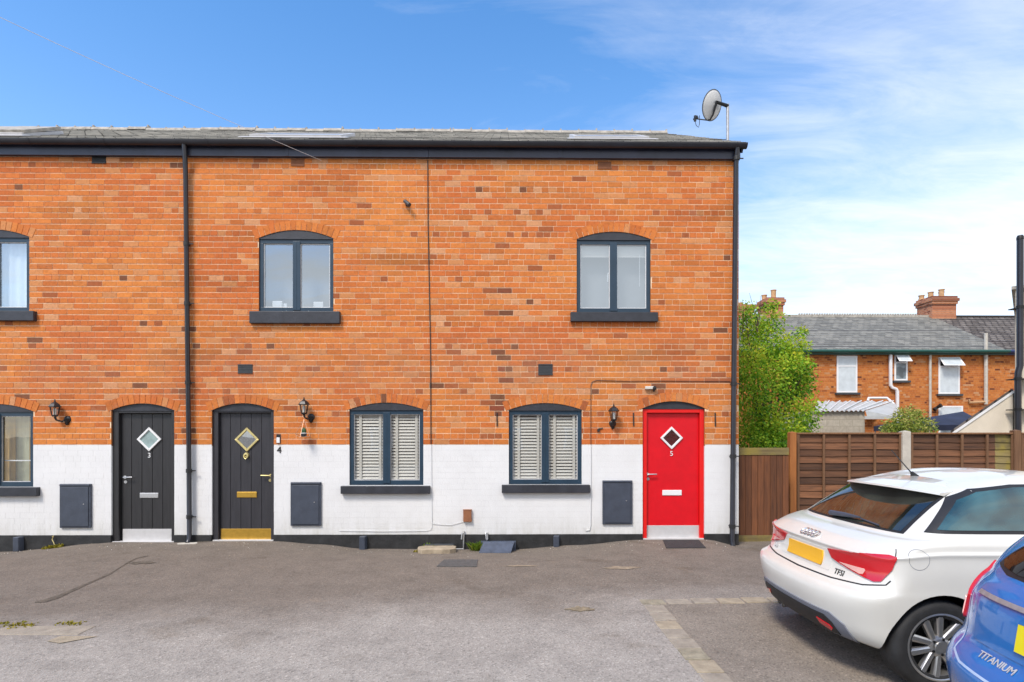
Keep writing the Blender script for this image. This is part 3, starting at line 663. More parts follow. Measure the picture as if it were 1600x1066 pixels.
# ---- windows
def window(n, key, sill_px, kind):
    o = OPEN[key]; h = HOUSE[n]; x0, x1, zb_, zs = o['x0'], o['x1'], o['zb'], o['zs']; y0 = .022
    zt = zs-.012; fw = .062; midx = (x0+x1)/2
    f = MB()
    f.box(x0, x1, y0, y0+.07, zt-fw, zt); f.box(x0, x1, y0, y0+.07, zb_, zb_+fw+.012)
    f.box(x0, x0+fw, y0, y0+.07, zb_+fw+.012, zt-fw); f.box(x1-fw, x1, y0, y0+.07, zb_+fw+.012, zt-fw)
    f.box(midx-.055, midx+.055, y0, y0+.07, zb_+fw+.012, zt-fw)
    f.box(midx-.058, midx+.058, y0-.012, y0, zb_+.03, zt-.03)
    f.box(midx-.006, midx+.006, y0-.016, y0-.012, zb_+.05, zt-.05)
    fr = f.build('window', MT['frame'], h, bevel=.005)
    bars = MB()
    for a, b_ in ((x0+fw, midx-.055), (midx+.055, x1-fw)):
        for q in ((a,b_,zb_+fw+.012,zb_+fw+.024),(a,b_,zt-fw-.012,zt-fw),(a,a+.012,zb_+fw+.024,zt-fw-.012),(b_-.012,b_,zb_+fw+.024,zt-fw-.012)):
            bars.box(q[0],q[1],y0+.018,y0+.03,q[2],q[3])
        MB().add([(a+.002,y0+.034,zb_+fw+.014),(b_-.002,y0+.034,zb_+fw+.014),(b_-.002,y0+.034,zt-fw-.002),(a+.002,y0+.034,zt-fw-.002)], [(0,1,2,3)]).build('pane', MT['pane_up'] if kind.startswith('u') else MT['pane'], fr, recalc=False)
    bars.build('glazing_bead', MT['alu'] if kind[0] == 'l' else MT['whiteplastic'], fr)
    K = 14; pts = [(x0, zt), (x1, zt)]+[(x1-(x1-x0)*i/K, arch_z(o, x1-(x1-x0)*i/K)) for i in range(K+1)]
    MB().prism(pts, y0-.02, y0+.05).build('arch_infill', MT['sill'], fr)
    sa, sb, st, sb2 = sill_px
    MB().box(X(sa), X(sb), -.075, y0-.003, Z(sb2), Z(st)).build('sill', MT['sill'], fr, bevel=.006)
    yb = y0+(.050 if kind == 'lblind' else .10)
    if kind == 'lblind' :
        for a, b_ in ((x0+fw-.01, midx-.045), (midx+.045, x1-fw+.01)):
            s_ = MB(); z = zb_+fw+.03
            rr = random.Random(int(a*1000))
            while z < zt-fw-.03:
                tilt = .033+.006*rr.random()
                s_.add([(a,yb,z),(b_,yb,z+rr.uniform(-.002,.002)),(b_,yb+.018,z+tilt),(a,yb+.018,z+tilt),(a,yb,z-.003),(b_,yb,z-.003)], [(0,1,2,3),(4,5,1,0)]); z += .050
            for tx in (.22, .86):
                xx = a+(b_-a)*tx; s_.box(xx-.021, xx+.021, yb-.011, yb-.009, zb_+fw, zt-fw)
            s_.box(a, b_, yb-.004, yb+.05, zb_+fw-.002, zb_+fw+.022)
            s_.box(a, b_, yb-.008, yb+.05, zt-fw-.01, zt-fw+.035)
            s_.build('venetian_blind', MT['blind'], fr)
    elif kind == 'uroller':
        for a, b_ in ((x0+fw-.01, midx-.045), (midx+.045, x1-fw+.01)):
            s_ = MB(); s_.box(a, b_, yb, yb+.006, zt-.24, zt-fw+.05); s_.box(a, b_, yb-.006, yb+.012, zt-.20, zt-.14)
            s_.build('roller_blind', MT['blind'], fr)
        s_ = MB(); s_.box(x1-fw-.09, x1-fw-.084, yb-.004, yb, zb_+.45, zt-.2); s_.box(midx-.085, midx-.07, y0+.07, y0+.09, zb_+.52, zb_+.66); s_.box(midx-.085, midx-.045, y0+.07, y0+.09, zb_+.645, zb_+.665)
        s_.build('handle', MT['whiteplastic'], fr)
        c_ = MB(); wavy(c_, x0-.02, x1+.02, yb+.16, zb_, zt, .0, 1); c_.build('backing_screen', MT['grey_tone_sheet'], fr)  # added flat grey sheet stands in for sky-reflecting glass
    elif kind == 'umid':
        c_ = MB(); wavy(c_, x0-.02, x1+.02, yb+.25, zb_, zt, 0, 1); c_.build('backing_screen', MT['grey_tone_sheet'], fr)  # added grey sheet sets pane brightness in front of a dim room
        for q in ((x0+.16,x0+.32,.06,.20),(x0+.34,x0+.40,.05,.16),(x1-.36,x1-.20,.02,.19)):
            MB().box(q[0], q[1], yb, yb+q[2], zb_+.06, zb_+q[3]).build('ornament', MT['whiteplastic'], fr, bevel=.01)
    elif kind == 'ucurtain':
        c_ = MB(); wavy(c_, x0, x1, yb+.03, zb_+.06, zt-.03, .012, 60); c_.build('curtain', MT['curtain'], fr, smooth=True)
    elif kind == 'lgold':
        c_ = MB(); wavy(c_, x0, x1-.45, yb+.10, zb_, zt, .02, 50); wavy(c_, x1-.22, x1, yb+.09, zb_, zt, .02, 24); c_.build('curtain', MT['gold_curtain'], fr, smooth=True)
        c_ = MB(); wavy(c_, x0, x1, yb+.14, zb_, zt, .006, 60); c_.build('backing_screen', MT['net_green'], fr, smooth=True)
        MB().box(x0+fw, x1-fw, yb-.01, yb+.01, zb_+.40, zb_+.418).build('curtain_rod', MT['whiteplastic'], fr)
def wavy(mb, x0, x1, y, z0, z1, amp, n):
    n = max(n, 1); rr = random.Random(int(x0*997)); ph = rr.random()*6
    vs = []
    for i in range(n+1):
        x = x0+(x1-x0)*i/n; yy = y+amp*math.sin(i*.85+ph)+amp*.5*math.sin(i*.31)
        vs += [(x, yy, z0), (x, yy, z1)]
    mb.add(vs, [(2*i, 2*i+2, 2*i+3, 2*i+1) for i in range(n)])
window('3', 'wu3', (-82,58,489,504), 'ucurtain'); window('3', 'wl3', (-77,63,760.5,774), 'lgold')
window('3', 'wu2', (-282,-138,489,504), 'ucurtain'); window('3', 'wl2', (-282,-138,760.5,774), 'lgold')
window('4', 'wu4', (392.5,532.5,488.5,507), 'umid'); window('4', 'wl4', (534,672.5,759,771), 'lblind')
window('5', 'wu5', (891,1026.5,488.5,503), 'uroller'); window('5', 'wl5', (784,921,757.5,770), 'lblind')
# ---- doors
def door(n, key, leaf, fr_mt, leaf_mt, trim_mt, plate_mt, dia, letter, kick, handle, digit, planks, glass_mt, dia_mt):
    o = OPEN[key]; h = HOUSE[n]; x0, x1 = o['x0'], o['x1']; zt = o['zs']-.01; zf = gz((x0+x1)/2, 0)-.03
    y0 = .03; lx0, lx1, ltop = X(leaf[0]), X(leaf[1]), Z(leaf[2])
    f = MB(); f.box(x0, lx0, y0, y0+.10, zf, zt); f.box(lx1, x1, y0, y0+.10, zf, zt); f.box(lx0, lx1, y0, y0+.10, ltop, zt)
    f.build('door_frame', fr_mt, h, bevel=.006)
    K = 14; pts = [(x0-.012, zt), (x1+.012, zt)]+[(x1-(x1-x0)*i/K, arch_z(o, x1-(x1-x0)*i/K)) for i in range(K+1)]
    MB().prism(pts, y0-.008, y0+.05).build('arch_infill', MT['sill'], h)
    yl = y0+.055; zk0, zk1 = Z(kick[1]), Z(kick[0])
    lf = MB(); ng = planks
    cxd, czd, hw = X(dia[0]), Z(dia[1]), dia[2]/98
    if ng == 1: lf.box(lx0+.003, lx1-.003, yl, yl+.045, zk0+.005, ltop-.004)
    else:
        for i in range(ng):
            a, b_ = lx0+.003+(lx1-lx0-.006)*i/ng, lx0+.003+(lx1-lx0-.006)*(i+1)/ng
            lf.box(a+.003, b_-.003, yl, yl+.02, zk0+.005, ltop-.004)
        lf.box(lx0+.003, lx1-.003, yl+.008, yl+.045, zk0+.006, ltop-.005)
    dr = lf.build('door', leaf_mt, h, bevel=.004)
    dm = MB(); q = .045; i_ = hw-q
    ring_o = [(0,-hw),(hw,0),(0,hw),(-hw,0)]; ring_i = [(0,-i_),(i_,0),(0,i_),(-i_,0)]
    for j in range(4):
        a, b_, c, e = ring_o[j], ring_o[(j+1)%4], ring_i[(j+1)%4], ring_i[j]
        dm.prism([(cxd+p[0], czd+p[1]) for p in (a,b_,c,e)], yl-.022, yl+.001)
    dm.build('window_trim', dia_mt, dr, bevel=.004)
    MB().prism([(cxd+p[0], czd+p[1]) for p in ring_i], yl-.004, yl-.001).build('window', glass_mt, dr)
    MB().box(X(letter[0]), X(letter[1]), yl-.012, yl+.001, Z(letter[3]), Z(letter[2])).build('letterbox', plate_mt, dr, bevel=.006)
    MB().box(X(kick[2]), X(kick[3]), yl-.006, yl+.001, zk0, zk1).build('kick_plate', trim_mt, dr, bevel=.002)
    hx, hz = X(handle[0]), Z(handle[1]); sgn = handle[2]
    hd = MB(); hd.lathe([(0,-.006),(.026,-.006),(.026,.0),(0,.001)], (hx, yl, hz), 'Y', 20)
    hd.tube([(hx,yl,hz),(hx,yl-.045,hz),(hx+sgn*.03,yl-.052,hz+.002),(hx+sgn*.14,yl-.050,hz+.003)], .010, 10)
    hd.lathe([(0,-.007),(.024,-.007),(.024,.0),(0,.001)], (hx+sgn*.01, yl, hz-.075), 'Y', 20); hd.box(hx+sgn*.01-.003, hx+sgn*.01+.003, yl-.011, yl-.007, hz-.09, hz-.065)
    hd.build('handle', MT['steel'] if n != '4' else MT['palegold'], dr, smooth=True)
    if digit:
        put_text(digit[0], .11, 'house_number', MT['whiteplastic'] if n != '4' else MT['brass'], dr, Matrix.Translation(Vector((X(digit[1]), yl-.006, Z(digit[2])))-h.location) @ Matrix.Rotation(R(90), 4, 'X'))
    th = MB(); th.box(x0+.01, x1-.01, y0-.03, y0+.12, zf-.1, zk0+.003); th.build('threshold', MT['alu'], h, bevel=.003)
    return dr, yl
door('3', 'd3', (183.5,266,646), MT['doorblack'], MT['doorblack'], MT['alu'], MT['steel'], (228.5,686.5,19), (213.5,243,770.5,778.5), (827,845.5,186.5,268), (190,746,1), ('3',228.5,712), 5, MT['dooropal'], MT['whiteplastic'])
d4, yl = door('4', 'd4', (339.5,422,645), MT['doorgrey'], MT['doorgrey'], MT['brass'], MT['brass'], (382.5,687,19), (366.5,398,769,778), (827,843.5,341,424), (420,743.5,-1), None, 5, MT['doordark'], MT['palegold'])
kn = MB(); kx, kz = X(381.5), Z(711.5); kn.lathe([(.012,-.03),(.034,-.026),(.042,-.012),(.044,0)], (kx,yl,kz), 'Y', 20); kn.tube([(kx-.03,yl-.03,kz+.01),(kx-.03,yl-.035,kz-.03),(kx,yl-.04,kz-.062),(kx+.03,yl-.035,kz-.03),(kx+.03,yl-.03,kz+.01)], .009, 8)
kn.build('knocker', MT['palegold'], d4, smooth=True)
door('5', 'd5', (1011.5,1094.5,645), MT['redframe'], MT['doorred'], MT['alu'], MT['whiteplastic'], (1051.5,684.5,18), (1037,1067.5,767,775.5), (823,842.5,1011.5,1094.5), (1013.5,742,1), ('5',1051.5,709.5), 1, MT['doorteal'], MT['whiteplastic'])
# ---- downpipes (parts of the houses), with brackets and shoes
def downpipe(n, pts, r, bz):
    p = MB(); p.tube(pts, r, 14)
    o = p.build('downpipe', MT['blackplastic'], HOUSE[n], smooth=True); br = MB()
    for z in bz:
        for a, c in zip(pts, pts[1:]):
            if c[2] <= z <= a[2]:
                t_ = (a[2]-z)/(a[2]-c[2]); q = Vector(a).lerp(Vector(c), t_)
        br.lathe([(r*1.0,-.03),(r*1.22,-.03),(r*1.22,.03),(r*1.0,.03)], q, 'Z', 14); br.box(q.x+r, q.x+r+.07, q.y-.006, q.y+.006, z-.008, z+.008); br.box(q.x-.03, q.x+.03, q.y, 0.0, z-.008, z+.008)
    br.build('bracket', MT['iron'], o)
yl3, ylr = -.07, -.085
p0, p1 = P(290,250,yl3), P(296,842,yl3)
downpipe('3', [(X(287.5,-.13),-.135,EAVE_Z-.06),(X(288,-.13),-.125,EAVE_Z-.14),(p0.x,yl3,p0.z-.15),(p1.x-.02,yl3,2.2),(p1.x-.01,yl3,1.6),(p1.x,yl3,Z(844,yl3)+.04),(p1.x,yl3-.05,Z(847,yl3))], .036, [Z(477),Z(385),Z(599),Z(735),Z(806)])
q0, q1 = P(1150,240,ylr), P(1144,850,ylr)
downpipe('5', [(q0.x,-.135,EAVE_Z-.06),(q0.x,-.12,EAVE_Z-.16),(q0.x,ylr,EAVE_Z-.32),(q1.x,ylr,.0),(q1.x,ylr-.03,-.08)], .040, [Z(250),Z(600),Z(713),Z(822)])
# ---- drain stubs at the plinth
for n, px in (('3',35),('4',570),('5',870)):
    s_ = MB(); x = X(px); zg = gz(x,-.02)
    s_.obox((x-.045,-.016,ZBASE-.01), (.09,0,0), (-.02,-.09,-.0), (0,-.0,-(ZBASE-zg)+.005)); s_.build('drain_stub', MT['greyplastic'], HOUSE[n], bevel=.01)
# ------------------------------------------------------------------ things fixed to the facade
def meter_box(pxa, pxb, pya, pyb, label):
    xa, xb, za, zb_ = X(pxa), X(pxb), Z(pyb), Z(pya)
    t_ = thing('meter_box', label, 'meter box', ((xa+xb)/2, -.03, za), 0, 'meter boxes on the white wall')
    f = MB(); f.box(xa, xb, -.034, 0, za, zb_); f.build('surround', MT['greyplastic'], t_, bevel=.006)
    f = MB(); f.box(xa+.03, xb-.03, -.045, -.034, za+.025, zb_-.045); f.build('door', MT['greyplastic'], t_, bevel=.006)
    f = MB(); f.box(xa+.01, xb-.01, -.05, -.034, zb_-.03, zb_-.005); f.build('hood', MT['greyplastic'], t_, bevel=.004)
    f = MB(); f.lathe([(0,-.006),(.009,-.006),(.009,0)], (xb-.1, -.045, (za+zb_)/2+.03), 'Y', 12); f.build('lock', MT['steel'], t_)
meter_box(95.5,144,755.5,823.5, 'grey meter box beside the black door 3')
meter_box(455,502.5,753,821, 'grey meter box between the charcoal door and the window with blinds')
meter_box(941,987.5,751,819.5, 'grey meter box beside the red door')
def lantern(px, py, off, label, opal=False):
    """px,py : centre of the back plate"""
    b0 = P(px, py, 0); ox, oy = off
    t_ = thing('wall_lantern', label, 'lantern', (b0.x, 0, b0.z), 0, 'wall lanterns along the terrace')
    c = Vector((b0.x+ox, oy, b0.z+.04))
    bpl = MB(); bpl.lathe([(0,-.030),(.035,-.028),(.055,-.012),(.058,0)], b0, 'Y', 20); bpl.lathe([(.034,-.02),(.03,.0)], (b0.x,0,b0.z-.055), 'Y', 14)
    for i in range(1): bpl.tube([(b0.x,-.015,b0.z+.01),(b0.x,-.015,b0.z-.085)], [.045,.014], 14)
    bpl.build('back_plate', MT['darkplastic'], t_, smooth=True)
    am = MB(); am.tube([b0+Vector((0,-.02,0)), b0+Vector((ox*.45,oy*.5,-.035)), b0+Vector((ox*.9,oy*.9,-.01)), c+Vector((0,0,.0))], [.016,.014,.014,.02], 10); am.build('arm', MT['darkplastic'], t_, smooth=True)
    cp = MB(); cp.lathe([(0,0),(.038,.0),(.047,.018),(.047,.026),(0,.026)], c, 'Z', 6); cp.build('base_cup', MT['darkplastic'], t_)
    gl = MB(); gl.lathe([(.042,.026),(.066,.155)], c, 'Z', 6); gl.build('glass', MT['pane_lantern'], t_)
    lb = MB(); lb.lathe([(0,.03),(.022,.03),(.022,.13),(0,.14)], c, 'Z', 12); lb.build('bulb', MT['whiteplastic'], t_, smooth=True)
    fr = MB()
    for j in range(6):
        a = math.pi/3*j; fr.tube([c+Vector((.044*math.cos(a),.044*math.sin(a),.026)), c+Vector((.069*math.cos(a),.069*math.sin(a),.157))], .0055, 5)
    fr.build('cage', MT['darkplastic'], t_)
    rf = MB(); rf.lathe([(.088,.150),(.090,.158),(.060,.200),(.022,.228),(.012,.236),(.012,.248),(.005,.272),(0,.275)], c, 'Z', 6); rf.lathe([(0,.152),(.088,.150)], c, 'Z', 6); rf.build('roof', MT['darkplastic'], t_)
    return c
lantern(106,655.5,(-.125,-.10), 'black wall lantern beside the black door 3')
c4 = lantern(486.5,652,(-.075,-.12), 'black wall lantern with a wire planter hanging below it')
lantern(957,662,(.0,-.11), 'black wall lantern beside the red door')
# hanging planter
hp = thing('hanging_planter', 'copper wire planter with a small cactus hanging from a lantern', 'planter', (c4.x, c4.y, c4.z-.38))
top = Vector((c4.x, c4.y, c4.z-.01)); zb_ = c4.z-.36
w_ = MB(); cor = [Vector((c4.x+dx, c4.y+dy, zb_+dz)) for dx, dy, dz in ((-.13,-.02,.05),(.02,.08,0),(.10,-.03,.02),(-.03,-.09,.0))]
apex = top-Vector((0,0,.07)); w_.tube([top, apex], .003, 5)
for q in cor: w_.tube([apex, q], .004, 5)
for a, b_ in zip(cor, cor[1:]+cor[:1]): w_.tube([a, b_], .004, 5)
w_.build('wire_frame', MT['copper'], hp)
pt = MB(); pt.lathe([(0,0),(.032,.0),(.045,.03),(.045,.055),(.040,.055),(.036,.045),(0,.045)], (c4.x,c4.y-.01,zb_+.01), 'Z', 16); pt.build('pot', MT['vent'], hp, smooth=True)
pt = MB(); pt.lathe([(.047,.05),(.047,.062),(.041,.062)], (c4.x,c4.y-.01,zb_+.01), 'Z', 16); pt.build('rim', MT['whiteplastic'], hp)
MT['cactus'] = pm('cactus_green', (.045,.10,.04), .7, .3, 40, .5, 100)
pt = MB(); pt.lathe([(.0,.04),(.035,.06),(.042,.09),(.034,.12),(.012,.14),(0,.142)], (c4.x,c4.y-.01,zb_+.01), 'Z', 14); pt.build('cactus', MT['cactus'], hp, smooth=True)
# satellite dish on a mast
dy = .55; mb_ = P(1137,217,dy); mtop = P(1138,163,dy)
sd = thing('satellite_dish', 'grey satellite dish on a tall mast above the gable end', 'satellite dish', (mb_.x, dy, 6.0))
MB().tube([(mb_.x,dy,6.0),(mb_.x,dy,mtop.z)], .024, 12).build('mast', MT['pipegrey'], sd, smooth=True)
dc = P(1114.5,164.5,dy-.02); nv = Vector((-.47,.80,.36)).normalized(); u_ = nv.cross(Vector((0,0,1))).normalized(); v_ = u_.cross(nv)*-1
if v_.z < 0: v_ = -v_
ds = MB(); rings, seg = 7, 32; vs = []
for i in range(rings+1):
    r_ = i/rings
    for j in range(seg):
        a = 2*math.pi*j/seg; vs.append(dc+u_*(.215*r_*math.cos(a))+v_*(.235*r_*math.sin(a))+nv*(.06*r_*r_-.03))
ds.add(vs, [(i*seg+j, i*seg+(j+1)%seg, (i+1)*seg+(j+1)%seg, (i+1)*seg+j) for i in range(rings) for j in range(seg)])
do = ds.build('reflector', MT['dish'], sd, smooth=True); so = do.modifiers.new('thick', 'SOLIDIFY'); so.thickness = .006
MB().tube([dc+u_*(.216*math.cos(2*math.pi*j/32))+v_*(.236*math.sin(2*math.pi*j/32))+nv*.03 for j in range(33)], .006, 6, caps=False).build('rim', MT['vent'], sd)
bk = MB(); top_ = Vector((mb_.x, dy, mtop.z-.03)); bk.tube([top_, dc-nv*.06+v_*.04], [.03,.024], 8); bk.tube([dc-nv*.055+v_*.06, dc-nv*.05-v_*.15, dc-v_*.23-nv*.01], [.022,.016,.014], 8); bk.build('bracket', MT['darkmetal'], sd, smooth=True)
lt = dc+nv*.25-v_*.19+Vector((-.07,0,0)); ar = MB(); ar.tube([dc-v_*.235, lt], .010, 8); ar.build('arm', MT['darkmetal'], sd)
ln = MB(); ln.tube([lt+Vector((0,0,-.045)), lt+Vector((0,0,.05))], .022, 10); ln.tube([lt+(dc-lt).normalized()*-.03, lt+(dc-lt).normalized()*.05], [.02,.03], 10); ln.build('receiver', MT['darkplastic'], sd)
cw = MB(); cw.tube([lt+Vector((0,0,-.045)), lt+Vector((.02,0,-.12)), lt+Vector((.06,0,-.15)), lt+Vector((.075,0,-.10)), lt+(dc-lt)*.25], .005, 6); cw.build('lead', MT['cable'], sd)
# small fittings
sx = P(637,320,0); sn = thing('security_sensor', 'small black sensor high on the brick wall', 'sensor', (sx.x,0,sx.z))
MB().lathe([(.035,0),(.035,-.02),(.02,-.035),(0,-.035)], sx, 'Y', 14).build('mount', MT['darkplastic'], sn, smooth=True)
MB().tube([sx+Vector((-.04,-.05,.04)), sx+Vector((.045,-.10,-.045))], [.028,.034], 12).build('head', MT['vent'], sn, smooth=True)
c5 = P(1016,607,0); cc_ = thing('security_camera', 'small cream and black camera above the red door', 'camera', (c5.x,0,c5.z))
MB().box(c5.x-.09, c5.x+.05, -.06, -.006, c5.z-.018, c5.z+.03).build('housing', MT['blind'], cc_, bevel=.008)
MB().lathe([(0,-.075),(.028,-.07),(.034,-.05),(.034,-.006)], (c5.x+.055,0,c5.z), 'Y', 18).build('lens', MT['darkplastic'], cc_, smooth=True)
MB().tube([(c5.x+.055,-.02,c5.z-.02),(c5.x+.055,-.03,c5.z-.05)], .014, 8).build('sensor', MT['darkplastic'], cc_)
db = P(435.5,685.5,0); dbt = thing('doorbell', 'white and brown doorbell on the brick beside the charcoal door', 'doorbell', (db.x,0,db.z))
MB().box(db.x-.034, db.x+.034, -.012, -.003, db.z-.075, db.z+.07).build('back_plate', MT['trimblack'], dbt, bevel=.004)
MB().box(db.x-.026, db.x+.026, -.03, -.012, db.z-.07, db.z+.018).build('button_case', MT['whiteplastic'], dbt, bevel=.006)
me = text_mesh('4', .15, .004); n4 = P(436.5,703.5,0); me.transform(Matrix.Translation((n4.x,-.008,n4.z)) @ Matrix.Rotation(R(90),4,'X')); me.materials.clear(); me.materials.append(MT['darkplastic'])
no = bpy.data.objects.new('house_number', me); COL.objects.link(no); tag(no, 'black number 4 on the white wall beside the charcoal door', 'number')
vb = P(730.5,805.5,0); MBv = MB(); MBv.box(vb.x-.065, vb.x+.065, -.05, 0, vb.z-.095, vb.z+.09); MBv.box(vb.x-.07, vb.x+.07, -.055, -.0, vb.z+.09, vb.z+.098); MBv.box(vb.x+.05, vb.x+.07, -.052, -.002, vb.z-.095, vb.z-.05)
tag(MBv.build('cable_box', MT['terracotta'], bevel=.004), 'small brown box low on the white wall between the two windows with blinds', 'box')
for px, lab in ((776.5,'black iron strap on the brick just left of the right window with blinds'),(989.5,'black iron strap on the brick between lantern and red door'),(1117,'black iron strap on the brick between red door and corner downpipe')):
    a = P(px,645,0); b_ = P(px,666,0)
    tag(MB().tube([(a.x,-.014,a.z),(a.x,-.016,(a.z+b_.z)/2),(a.x+.004,-.014,b_.z)], .010, 6).build('wall_strap', MT['iron']), lab, 'iron strap', 'iron straps on the brick wall')
hk = P(935,672,0); hb = MB(); hb.tube([(hk.x+.07,-.01,hk.z+.025),(hk.x,-.02,hk.z+.02),(hk.x-.005,-.025,hk.z-.02)], .009, 6); hb.box(hk.x-.02, hk.x+.02, -.03, -.004, hk.z-.025, hk.z+.012)
tag(hb.build('wall_hook', MT['iron']), 'small rusty hook in the brick under the lantern by the red door', 'hook')
# cables on the facade
def cable(pts, r, mt, label, y=-.014, w=None):
    q = w or [(*( (lambda p: (p.x, y, p.z))(P(px,py,0)) ),) for px, py in pts]
    return tag(MB().tube(q, r, 6).build('cable', mt, smooth=True), label, 'cable')
cable([(668.5,251),(669,350),(671,450),(673,560),(673.5,694)], .0075, MT['cable'], 'black cable running down the brick wall from the eaves between two houses')
cable([(674,696),(674.5,760),(675,822),(673,827),(667,829),(600,830),(530,829)], .004, MT['whitecable'], 'pale painted cable bending along the white wall below the left window with blinds')
cable([(1140,596),(1100,596),(1040,595.5),(980,596),(932,594.5),(925,597),(923,603),(923,650),(923,695)], .005, MT['browncable'], 'dark cable bending round the lantern beside the red door')
cable([(923,697),(923,760),(922.5,820),(921,828),(915,829),(913,824)], .007, MT['whitecable'], 'pale cable down the white wall beside the red door meter box')
cable([(724,815),(705,820),(690,819.5),(676,818)], .004, MT['whitecable'], 'thin pale cable from the brown box across the white wall')
A = P(502,251,-.03); B = P(0,12,-3.2); q = []
for i in range(25):
    t_ = i/24*1.9; p_ = A.lerp(B, t_); q.append((p_.x, p_.y, p_.z-.10*math.sin(math.pi*min(1,t_/1.9))))
cable(None, .0028, MT['whitecable'], 'thin overhead wire crossing the sky to the eaves', w=q)
# ------------------------------------------------------------------ ground details
def blob_slab(name, cx_, cy_, w_, d_, h_, mt, label, cat, rz=0.0, jitter=.02, seedn=1, zoff=0.0):
    rr = random.Random(seedn); n = 14; z0 = gz(cx_, cy_)+zoff; top, bot = [], []
    for i in range(n):
        a = 2*math.pi*i/n; c_, s_ = math.cos(a), math.sin(a)
        k_ = 1/max(abs(c_), abs(s_)); x, y = w_/2*c_*min(k_,1.35)+rr.uniform(-jitter,jitter), d_/2*s_*min(k_,1.35)+rr.uniform(-jitter,jitter)
        X_, Y_ = cx_+x*math.cos(rz)-y*math.sin(rz), cy_+x*math.sin(rz)+y*math.cos(rz)
        bot.append((X_, Y_, min(z0, gz(X_,Y_))-.02)); top.append((X_, Y_, max(z0, gz(X_,Y_))+h_+rr.uniform(-.002,.002)))
    mb = MB(); mb.add(bot+top, [tuple(range(n,2*n)), tuple(range(n-1,-1,-1))]+[(i,(i+1)%n,n+(i+1)%n,n+i) for i in range(n)])
    o = mb.build(name, mt, bevel=.006)
    return tag(o, label, cat) if label else o
s1 = G(682,861,-.1); blob_slab('stone_slab', s1.x, -.28, .56, .44, .065, MT['stone'], 'buff stone slab lying against the black plinth', 'stone slab', .06, .02, 5)
b2 = G(684,852,-.06); blob_slab('stone_slab', s1.x+.02, -.055, .46, .09, .09, MT['vent'], 'grey stone lying behind the buff slab at the plinth', 'stone slab', 0, .008, 9)
# slate-blue plastic ducting offcut
dx0, dx1 = X(751,-.2), X(800,-.2); zg = gz((dx0+dx1)/2, -.15)
du = thing('duct_offcut', 'slate blue length of square plastic duct lying against the plinth', 'duct', ((dx0+dx1)/2, -.15, zg))
f = MB(); f.box(dx0, dx1+.06, -.14, -.03, zg+.0, zg+.008); f.box(dx0,dx1+.06,-.14,-.132,zg+.008,zg+.13); f.box(dx0,dx1+.06,-.038,-.03,zg+.008,zg+.13); f.box(dx0,dx1+.06,-.14,-.03,zg+.13,zg+.138); f.build('box_duct', MT['duct'], du, bevel=.003)
f = MB(); f.obox((dx0-.02,-.40,zg+.01), (dx1-dx0+.0,0,0), (.06,.262,.125), (0,-.006,.012)); f.build('sloping_cover', MT['duct'], du, bevel=.004)
# cast cover in the tarmac
mc = [G(px,py,-.07) for px, py in ((682,894),(745,894),(747,881),(694,881))]
f = MB(); f.add([(p.x,p.y,gz(p.x,p.y)+.012) for p in mc]+[(p.x,p.y,gz(p.x,p.y)-.05) for p in mc], [(0,1,2,3),(0,4,5,1),(1,5,6,2),(2,6,7,3),(3,7,4,0)])
tag(f.build('drain_cover', MT['iron_cover'], bevel=.004), 'dark square drain cover set in the tarmac below the stone slab', 'drain cover')
# door mat
dm_ = [G(px,py,.0) for px, py in ((1041,858),(1103,857.5),(1092,845.5),(1036,845.5))]
f = MB(); f.add([(p.x,min(p.y,-.03),gz(p.x,min(p.y,-.03))+.014) for p in dm_]+[(p.x,min(p.y,-.03),gz(p.x,min(p.y,-.03))-.01) for p in dm_], [(0,1,2,3),(0,4,5,1),(1,5,6,2),(2,6,7,3),(3,7,4,0)])
tag(f.build('door_mat', MT['matrubber'], bevel=.004), 'dark doormat on the tarmac in front of the red door', 'doormat')
# pipes coming out at the plinth
def swan(px, top, label, legs):
    x = X(px,-.05); zt = Z(top,-.05); t_ = thing('vent_pipe', label, 'pipe', (x,-.05,gz(x,-.05)))
    zg = gz(x,-.05)
    if legs:
        MB().tube([(x-.0,-.05,zg-.02),(x+.005,-.05,zg+.15),(x+.01,-.05,zt-.01),(x+.012,-.03,zt),(x+.012,0.0,zt-.005)], .011, 8).build('riser', MT['pipegrey'], t_, smooth=True)
        MB().tube([(x+.01,-.05,zt-.012),(x-.02,-.055,zt-.03),(x-.028,-.06,zt-.12)], .013, 8).build('spout', MT['pipegrey'], t_, smooth=True)
        MB().tube([(x-.0,-.055,zg+.012),(x-.14,-.055,zg+.012)], .010, 8).build('floor_run', MT['pipegrey'], t_, smooth=True)
    else:
        MB().tube([(x-.01,0,zt-.01),(x-.01,-.04,zt),(x-.008,-.055,zt-.02),(x,-.055,zt-.10)], .012, 8).build('spout', MT['pipegrey'], t_, smooth=True)
        MB().tube([(x+.018,0,zt-.01),(x+.018,-.04,zt-.01),(x+.02,-.05,zt-.10),(x+.0,-.05,zt-.115)], .010, 8).build('clip', MT['pipegrey'], t_, smooth=True)
swan(724,831,'grey overflow pipe rising from the ground between stone slab and duct', True); swan(760,833,'short grey overflow pipe in the plinth above the blue duct', False)
